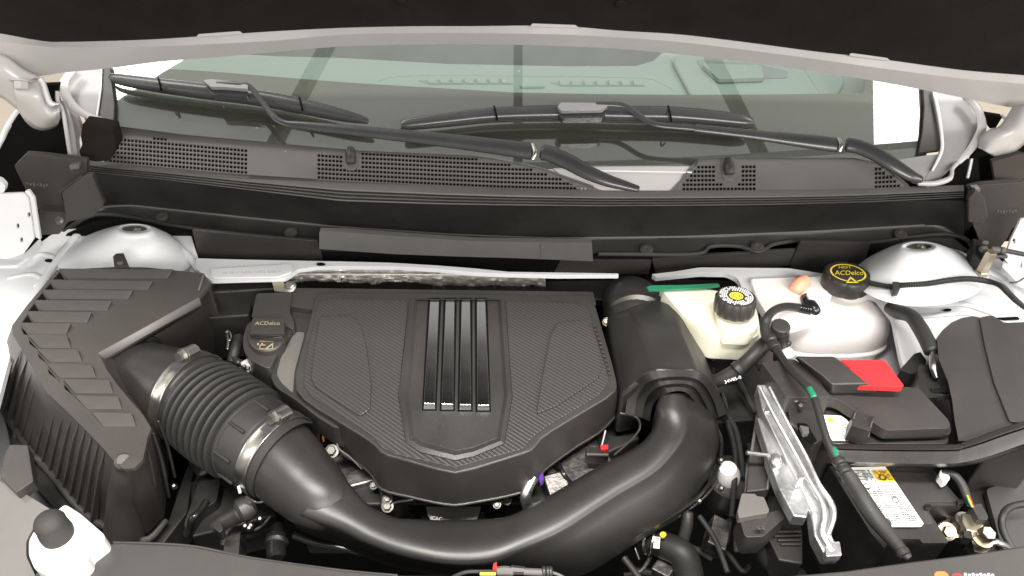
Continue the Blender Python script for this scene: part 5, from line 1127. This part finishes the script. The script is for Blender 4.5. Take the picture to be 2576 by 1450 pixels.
mk('cover_left', slab([(60, 1520), (90, 1436), (165, 1452), (222, 1412), (226, 1398), (262, 1372), (290, 1364), (473, 1371), (633, 1402), (858, 1433), (1000, 1446), (1288, 1449), (1600, 1451), (1967, 1449), (2120, 1436), (2284, 1413), (2430, 1395), (2640, 1362), (2640, 1700), (60, 1700)], FPZ, .02), 'plastic_mid', fp, bevel=.003)
mk('edge_roll', tpx([(286, 1366, .018, 4), (473, 1374, .018, 4), (633, 1405, .018, 4), (858, 1436, .018, 4), (1000, 1449, .018, 4)], 6, 10), 'plastic_mid', fp)
mk('sticker', slab(fil([(2392, 1443), (2400, 1437), (2500, 1436), (2516, 1450), (2516, 1480), (2392, 1480)], 3), FPZ.up(.0006), .0005), 'ink', fp, flat=True)
mk('sticker', slab(fil([(2351, 1442), (2358, 1438), (2376, 1438), (2386, 1446), (2384, 1480), (2350, 1480)], 3), FPZ.up(.0006), .0005), 'orange', fp, flat=True)
mk('sticker_symbol', slab(ell(2408, 1452, 14, 9, 20), FPZ.up(.0012), .0005), 'red', fp, flat=True)
w = Patch([(2425, 1440), (2500, 1440), (2504, 1462), (2426, 1462)], FPZ.up(.0008))
mk('sticker_marks', quads([w.rect(k*.13, .1+.1*(k%2), k*.13+.08, .9) for k in range(8)]), 'white_print', fp, flat=True)
# ================================================================ dark machinery under the pipes
eb = thing('engine_block', 'dark engine castings glimpsed below the cover and the pipe', 'engine', P(1200, 1250, -.18))
def bl(c, s, m='plastic_dark', rz=0, rx=0, nm='casting', b=.004): return mk(nm, box(c, s, rz, rx), m, eb, bevel=b)
def at(u, v, z): return P(u, v, z)
bl(at(1150, 1180, -.2), (.46, .22, .14), 'plastic_dark')
bl(at(900, 1180, -.15), (.08, .10, .06), 'alu_dark', .3)
bl(at(1000, 1255, -.14), (.05, .04, .04), 'alu_dark', .2)
bl(at(1300, 1240, -.15), (.05, .05, .04), 'alu_dark', -.2)
bl(at(1450, 1190, -.14), (.10, .08, .05), 'alu_dark', .5)
bl(at(1400, 1240, -.13), (.035, .045, .05), 'alu_dark', .3, .2)
bl(at(1520, 1120, -.15), (.09, .06, .05), 'plastic_dark', .5)
bl(at(640, 740, -.06), (.12, .07, .08), 'plastic_dark', .1)
bl(at(580, 800, -.10), (.10, .10, .10), 'plastic_dark', .1)
bl(at(1830, 1010, -.16), (.10, .16, .10), 'plastic_dark', .1)
bl(at(600, 1290, -.20), (.12, .10, .08), 'plastic_dark', .3)
mk('silver_pipe', tpx([(1340, 1200, -.07, 13), (1330, 1222, -.075, 14), (1322, 1250, -.085, 14), (1330, 1285, -.11, 13)], 6, 18), 'castalu', eb)
mk('purple_clip', slab(fil([(1356, 1196), (1366, 1190), (1368, 1206), (1358, 1216)], 2), -.08, .01), 'purple', eb)
mk('cap_ring', lathe([(.040, 0), (.042, .004), (.040, .008), (.036, .008)], P(1142, 1268, -.14), (0, -.5, .86), 40), 'fastener', eb)
mk('cap_body', lathe([(.048, -.03), (.050, -.002), (.046, 0)], P(1142, 1272, -.145), (0, -.5, .86), 40), 'plastic_gloss', eb)
text('ICAC', Patch([(1084, 1298), (1112, 1302), (1112, 1312), (1084, 1308)], Zp(-.115)), 'grey_print', eb)
for u, v, z, r in ((835, 1136, -.07, .007), (940, 1222, -.11, .004), (975, 1256, -.11, .005), (1250, 1262, -.11, .006), (1275, 1258, -.11, .005), (1250, 1270, -.1, .004), (975, 1275, -.12, .006)):
    mk('bolt', bolt(P(u, v, z), r, (0, -.4, .9)), 'fastener', eb)
mk('bracket_arm', tpx([(1404, 1165, -.1, 6), (1420, 1195, -.1, 6), (1436, 1215, -.11, 6)], 4, 8), 'plastic_gloss', eb)
mk('duct_seal', tpx([(1560, 1040, -.06, 3), (1600, 1050, -.06, 3), (1610, 1075, -.06, 3), (1590, 1105, -.07, 3), (1545, 1145, -.08, 3)], 6, 8), 'plastic_box', eb)
ic = thing('injector_plug', 'small black plug with a red lock beside the engine cover', 'connector', P(1500, 1135, -.08))
mk('plug_body', slab(fil([(1474, 1124), (1530, 1126), (1532, 1146), (1476, 1146)], 3), -.075, .02), 'plastic_dark', ic, bevel=.001)
mk('red_lock', slab(fil([(1510, 1120), (1530, 1119), (1530, 1130), (1512, 1132)], 2), -.068, .006), 'red', ic, bevel=.0008)
mk('white_wire', tpx([(1523, 1084, -.07, 2), (1518, 1105, -.07, 2), (1514, 1120, -.07, 2)], 4, 8), 'grey_print', ic)
mk('rib_line', slab([(1476, 1140), (1530, 1142), (1530, 1146), (1476, 1145)], -.073, .003), 'plastic_grey', ic)
wr = thing('wire_loop', 'thin orange and yellow wire pair by the left foot of the engine cover', 'wire', P(820, 1080, -.06))
mk('wire', tpx([(830, 1066, -.05, 2.5), (818, 1076, -.05, 2.5), (812, 1090, -.06, 2.5), (814, 1110, -.08, 2.5)], 5, 8), 'orange', wr)
mk('wire', tpx([(832, 1070, -.05, 2), (822, 1078, -.05, 2), (816, 1092, -.06, 2)], 5, 8), 'yellow', wr)
mk('wire', tpx([(836, 1070, -.055, 2), (845, 1100, -.055, 2), (852, 1128, -.06, 2), (880, 1150, -.07, 2), (910, 1180, -.09, 2)], 5, 8), 'plastic_grey', wr)
# left small parts between air box and engine cover
lc = thing('left_connectors', 'cluster of small dark plugs and a chrome pin between air box and engine cover', 'connector', P(590, 880, -.05))
mk('chrome_strip', tpx([(571, 838, -.05, 4), (574, 860, -.05, 4), (572, 880, -.05, 4)], 3, 8), 'steel', lc)
mk('hook', tpx([(568, 836, -.045, 2.5), (576, 834, -.045, 2.5), (582, 848, -.045, 2.5), (578, 856, -.045, 2.5)], 4, 8), 'steel', lc)
mk('hose', tpx([(600, 850, -.06, 14), (592, 880, -.06, 14), (585, 910, -.07, 14)], 4, 14), 'rubber', lc)
mk('white_block', slab(fil([(604, 912), (622, 902), (636, 912), (622, 928), (610, 925)], 3), -.03, .02), 'grey_print', lc, bevel=.001)
for u, v in ((600, 915), (615, 925), (624, 930), (625, 938), (604, 932)): mk('pin', lathe([(.003, 0), (.0035, .004), (.002, .006)], P(u, v, -.03), (.2, -.3, 1), 10), 'fastener', lc)
mk('clip_bar', slab(fil([(580, 895), (610, 905), (640, 930), (632, 940), (590, 915)], 3), -.04, .02), 'plastic_dark', lc, bevel=.002)
# lower left sensors
ls = thing('vacuum_valve', 'black cylindrical valve plug on bracket below the corrugated hose', 'valve', P(590, 1290, -.08))
mk('valve_body', tpx([(545, 1325, -.1, 20), (565, 1312, -.09, 21), (590, 1300, -.085, 22), (606, 1290, -.08, 24)], 4, 20), 'plastic', ls)
mk('valve_head', tpx([(604, 1288, -.078, 32), (618, 1280, -.078, 33), (634, 1272, -.078, 30)], 4, 24), 'plastic', ls)
mk('plug_socket', slab(fil([(536, 1316), (550, 1308), (562, 1330), (552, 1340), (538, 1330)], 3), -.07, .02), 'plastic', ls, bevel=.002)
mk('formed_hose', tpx([(520, 1262, -.1, 10), (505, 1285, -.1, 9), (485, 1305, -.1, 10), (478, 1330, -.12, 11), (470, 1345, -.13, 10)], 6, 14), 'plastic_gloss', ls)
mk('support_leg', slab(fil([(588, 1322), (606, 1326), (600, 1400), (560, 1402), (566, 1350)], 4), -.12, .04), 'airbox', ls, bevel=.003)
mk('support_arm', slab(fil([(500, 1210), (555, 1205), (545, 1260), (500, 1290), (470, 1340), (462, 1320), (480, 1270)], 8), -.14, .02), 'plastic_dark', ls, bevel=.003)
mk('clip_tab', tpx([(618, 1250, -.04, 3), (640, 1262, -.05, 3), (655, 1264, -.05, 3), (682, 1255, -.05, 3)], 4, 8), 'plastic', ls)
mk('clip_tab', tpx([(600, 1225, -.04, 4), (604, 1240, -.04, 4)], 3, 8), 'grey_print', ls)
for u, v in ((618, 1325), (628, 1330), (632, 1324), (655, 1307), (596, 1222), (440, 1225)): mk('bright_pin', lathe([(.004, 0), (.0045, .004), (.002, .008)], P(u, v, -.07), (.2, -.4, 1), 10), 'fastener', ls)
cn = thing('coupler_cylinder', 'shiny black cylinder coupler under the wide pipe at the lower left', 'coupler', P(695, 1345, -.12))
mk('body', tpx([(695, 1400, -.12, 24), (695, 1370, -.12, 26), (696, 1350, -.12, 27)], 3, 24), 'plastic_gloss', cn)
mk('ring', tpx([(696, 1368, -.12, 29), (697, 1362, -.12, 29)], 2, 24), 'alu_dark', cn)
mk('neck', tpx([(696, 1350, -.12, 20), (700, 1322, -.12, 16)], 2, 20), 'plastic_gloss', cn)
mk('spring_clip', tpx([(640, 1335, -.09, 4), (660, 1322, -.09, 4), (680, 1300, -.09, 3)], 4, 8), 'rubber', cn)
bd = thing('belt_cover', 'curved black cover strip running below the wide pipe to the centre', 'cover', P(900, 1400, -.1))
mk('strip', tpx([(740, 1345, -.12, 12), (800, 1362, -.12, 16), (860, 1372, -.12, 16), (960, 1400, -.13, 14), (1060, 1424, -.13, 14)], 6, 16, .5, (0, 0, 1)), 'plastic_gloss', bd)
mk('tab', slab([(560, 1405), (632, 1408), (640, 1425), (560, 1410)], .0, .02), 'plastic_dark', bd)
# bottom-centre connector
bc = thing('hood_switch_plug', 'grey wire connector with red lock and yellow sleeve at the bottom centre', 'connector', P(1300, 1432, .03))
mk('red_lock', slab(fil([(1242, 1417), (1250, 1414), (1249, 1430), (1239, 1432)], 2), .048, .008), 'red', bc, bevel=.0006)
mk('plug_body', tpx([(1250, 1437, .04, 11), (1270, 1436, .04, 12), (1290, 1438, .04, 11)], 3, 10), 'plastic_grey', bc)
mk('plug_body', tpx([(1286, 1434, .04, 12), (1320, 1436, .04, 10)], 2, 8), 'plastic_box', bc)
mk('plug_tail', tpx([(1318, 1438, .04, 9), (1364, 1440, .04, 9)], 2, 12), 'plastic_grey', bc)
for u in (1366, 1376, 1383): mk('seal_ring', tpx([(u, 1438, .04, 13), (u+4, 1438, .04, 13)], 2, 16), 'plastic', bc)
mk('cable', tpx([(1386, 1440, .04, 4), (1405, 1446, .04, 4), (1430, 1460, .035, 4)], 4, 8), 'plastic_grey', bc)
mk('cable', tpx([(1140, 1452, .035, 5), (1170, 1440, .04, 5), (1210, 1438, .04, 5), (1245, 1438, .04, 5)], 5, 10), 'rubber', bc)
mk('yellow_sleeve', tpx([(1208, 1444, .046, 4), (1246, 1444, .046, 4)], 3, 10), 'yellow', bc)
# lower right hose with clamp
rh = thing('radiator_hose', 'black hose with steel clamp and yellow dot below the pipe at right', 'hose', P(1660, 1370, -.12))
mk('hose', tpx([(1600, 1352, -.15, 32), (1640, 1362, -.14, 33), (1690, 1380, -.13, 34), (1720, 1400, -.13, 36), (1735, 1450, -.15, 36)], 6, 24), 'rubber', rh, ang=80)
mk('steel_clamp', tpx([(1614, 1354, -.147, 37), (1636, 1361, -.141, 37)], 2, 30), 'steel', rh)
mk('clamp_ring', tpx([(1640, 1362, -.14, 38), (1643, 1363, -.14, 38)], 2, 30), 'steel', rh)
mk('yellow_dot', slab(ell(1668, 1345, 8, 7, 16), -.103, .004), 'yellow', rh)
dl = Patch([(1646, 1350), (1661, 1352), (1659, 1381), (1643, 1379)], -.1, 0)
mk('data_label', quads([dl.rect(0, 0, 1, 1)]), 'white_print', rh, flat=True)
mk('data_marks', quads([dl.rect(.1+.22*(k % 4), .08+.2*(k//4), .24+.22*(k % 4), .2+.2*(k//4), .0006) for k in range(16) if k % 5]), 'ink', rh, flat=True)
mk('branch_tube', tpx([(1730, 1290, -.1, 14), (1728, 1320, -.11, 15), (1718, 1360, -.13, 15)], 4, 18), 'plastic', rh)
mk('lower_tube', tpx([(1570, 1405, -.12, 9), (1590, 1430, -.12, 8), (1620, 1470, -.12, 8)], 4, 14), 'plastic_box', rh)
mk('rod', tpx([(1598, 1380, -.1, 2.5), (1608, 1408, -.1, 2.5)], 2, 8), 'steel', rh)
cy = thing('valve_cylinder', 'dark cylinder with a white domed top right of the wide pipe', 'cylinder', P(1835, 1190, -.1))
mk('body', lathe([(.034, -.06), (.034, 0), (.031, .003), (.028, -.004)], P(1838, 1200, -.1), (0, -.15, 1), 32), 'plastic_box', cy)
mk('white_dome', lathe([(.016, -.01), (.017, .006), (.012, .02), (.003, .024)], P(1832, 1198, -.1), (-.2, 0, 1), 24), 'white_print', cy)
dk = thing('brake_lines', 'dark pipes and cables in the gap left of the fuse box', 'pipes', P(1830, 1000, -.1))
for pts in ([(1790, 930), (1800, 1000), (1850, 1080), (1870, 1200)], [(1760, 860), (1830, 880), (1900, 900)], [(1840, 890), (1860, 960), (1900, 1040)], [(1830, 1060), (1850, 1150), (1840, 1300)], [(1760, 1300), (1800, 1360), (1830, 1440)]):
    mk('pipe', tpx([(u, v, -.09, 7) for u, v in pts], 6, 12), 'rubber', dk)
for u, v in ((1790, 905), (1792, 968), (1812, 1160), (1813, 1230), (1758, 1262)): mk('fastener', lathe([(.004, 0), (.004, .004), (.002, .006)], P(u, v, -.07), (0, -.4, 1), 10), 'fastener', dk)

# dim hoses, loom and castings deep in the gaps
random.seed(5)
for (u0, v0, u1, v1, n) in ((455, 1180, 720, 1410, 11), (545, 700, 640, 900, 5), (1760, 870, 1880, 1440, 14), (1380, 1100, 1560, 1220, 6), (1560, 1380, 1760, 1450, 6), (870, 1190, 1110, 1290, 6), (2380, 1170, 2570, 1380, 8), (0, 1060, 110, 1240, 3)):
    for k in range(n):
        u = random.uniform(u0, u1); v = random.uniform(v0, v1); z = random.uniform(-.24, -.16); a = random.uniform(0, 6.28); L_ = random.uniform(30, 70)
        if k % 3 == 2:
            mk('casting', box(P(u, v, z), (random.uniform(.02, .05), random.uniform(.015, .04), random.uniform(.02, .04)), a, random.uniform(-.3, .3)), random.choice(('plastic', 'plastic_box', 'alu_dark', 'airbox')), eb, bevel=.002)
        else:
            r = random.uniform(5, 13); c, s_ = math.cos(a)*L_, math.sin(a)*L_; b = random.uniform(-25, 25)
            mk('hose', tpx([(u-c, v-s_, z, r), (u-c*.3+b, v-s_*.3+b, z+.01, r), (u+c*.4+b, v+s_*.4-b*.3, z+.01, r), (u+c, v+s_, z-.01, r)], 5, 12), random.choice(('rubber', 'plastic_box', 'rubber_seal')), eb)
# ================================================================ pieces that belong to a part of their thing
def sub_of(child, par):
    ps = [o for o in S.objects if o.name.split('.')[0] == par and o.type == 'MESH']
    for o in [o for o in S.objects if o.name.split('.')[0] == child and o.type == 'MESH']:
        c = [p for p in ps if p.parent == o.parent and p is not o]
        if not c: continue
        w = wloc(o); p = min(c, key=lambda q: (wloc(q)-w).length)
        o.parent = p; o.location = w-wloc(p)
for ch, pa in (('thread_slot', 'band'), ('screw_head', 'screw_housing'), ('ring_lettering', 'print_ring'), ('brake_symbol', 'yellow_badge'), ('yellow_oval', 'cap'),
               ('lettering', 'cap'), ('print_ring', 'cap'), ('warning_triangle', 'yellow_oval'), ('fine_print', 'warning_label'), ('fine_print', 'printed_label'), ('yellow_field', 'warning_label'), ('warning_symbol', 'warning_label'),
               ('round_logo', 'warning_label'), ('yellow_triangle', 'printed_label'), ('sticker_marks', 'sticker'), ('sticker_symbol', 'sticker'), ('pocket_rim', 'lid'), ('pocket_shade', 'lid'),
               ('lid_notch', 'lid'), ('edge_trim', 'lid'), ('latch_hook', 'latch'), ('rubber_edge', 'blade'), ('spoiler_ridge', 'blade'), ('joint_band', 'blade'), ('vent_vane', 'defrost_vent'),
               ('screen', 'cluster_hood'), ('cluster_recess', 'cluster_hood'), ('cuff_web', 'bellows'), ('cuff_ridge', 'bellows'), ('red_tooth', 'red_cover'), ('latch_arm', 'front_latch'),
               ('slot', 'console_plate'), ('bright_bar', 'console_plate'), ('data_marks', 'data_label'), ('stamped_digits', 'raised_pad'), ('tower_opening', 'strut_tower'), ('damper_nut', 'strut_tower'),
               ('clip_window', 'clip_body'), ('clip_tab', 'clip_body'), ('oil_can_symbol', 'cap_disc'), ('lettering', 'cap_disc'), ('grip_edge', 'grip_bar'), ('molded_marks', 'face'), ('rib', 'face'), ('patch', 'strip'), ('raised_seat', 'bracket_plate')):
    sub_of(ch, pa)
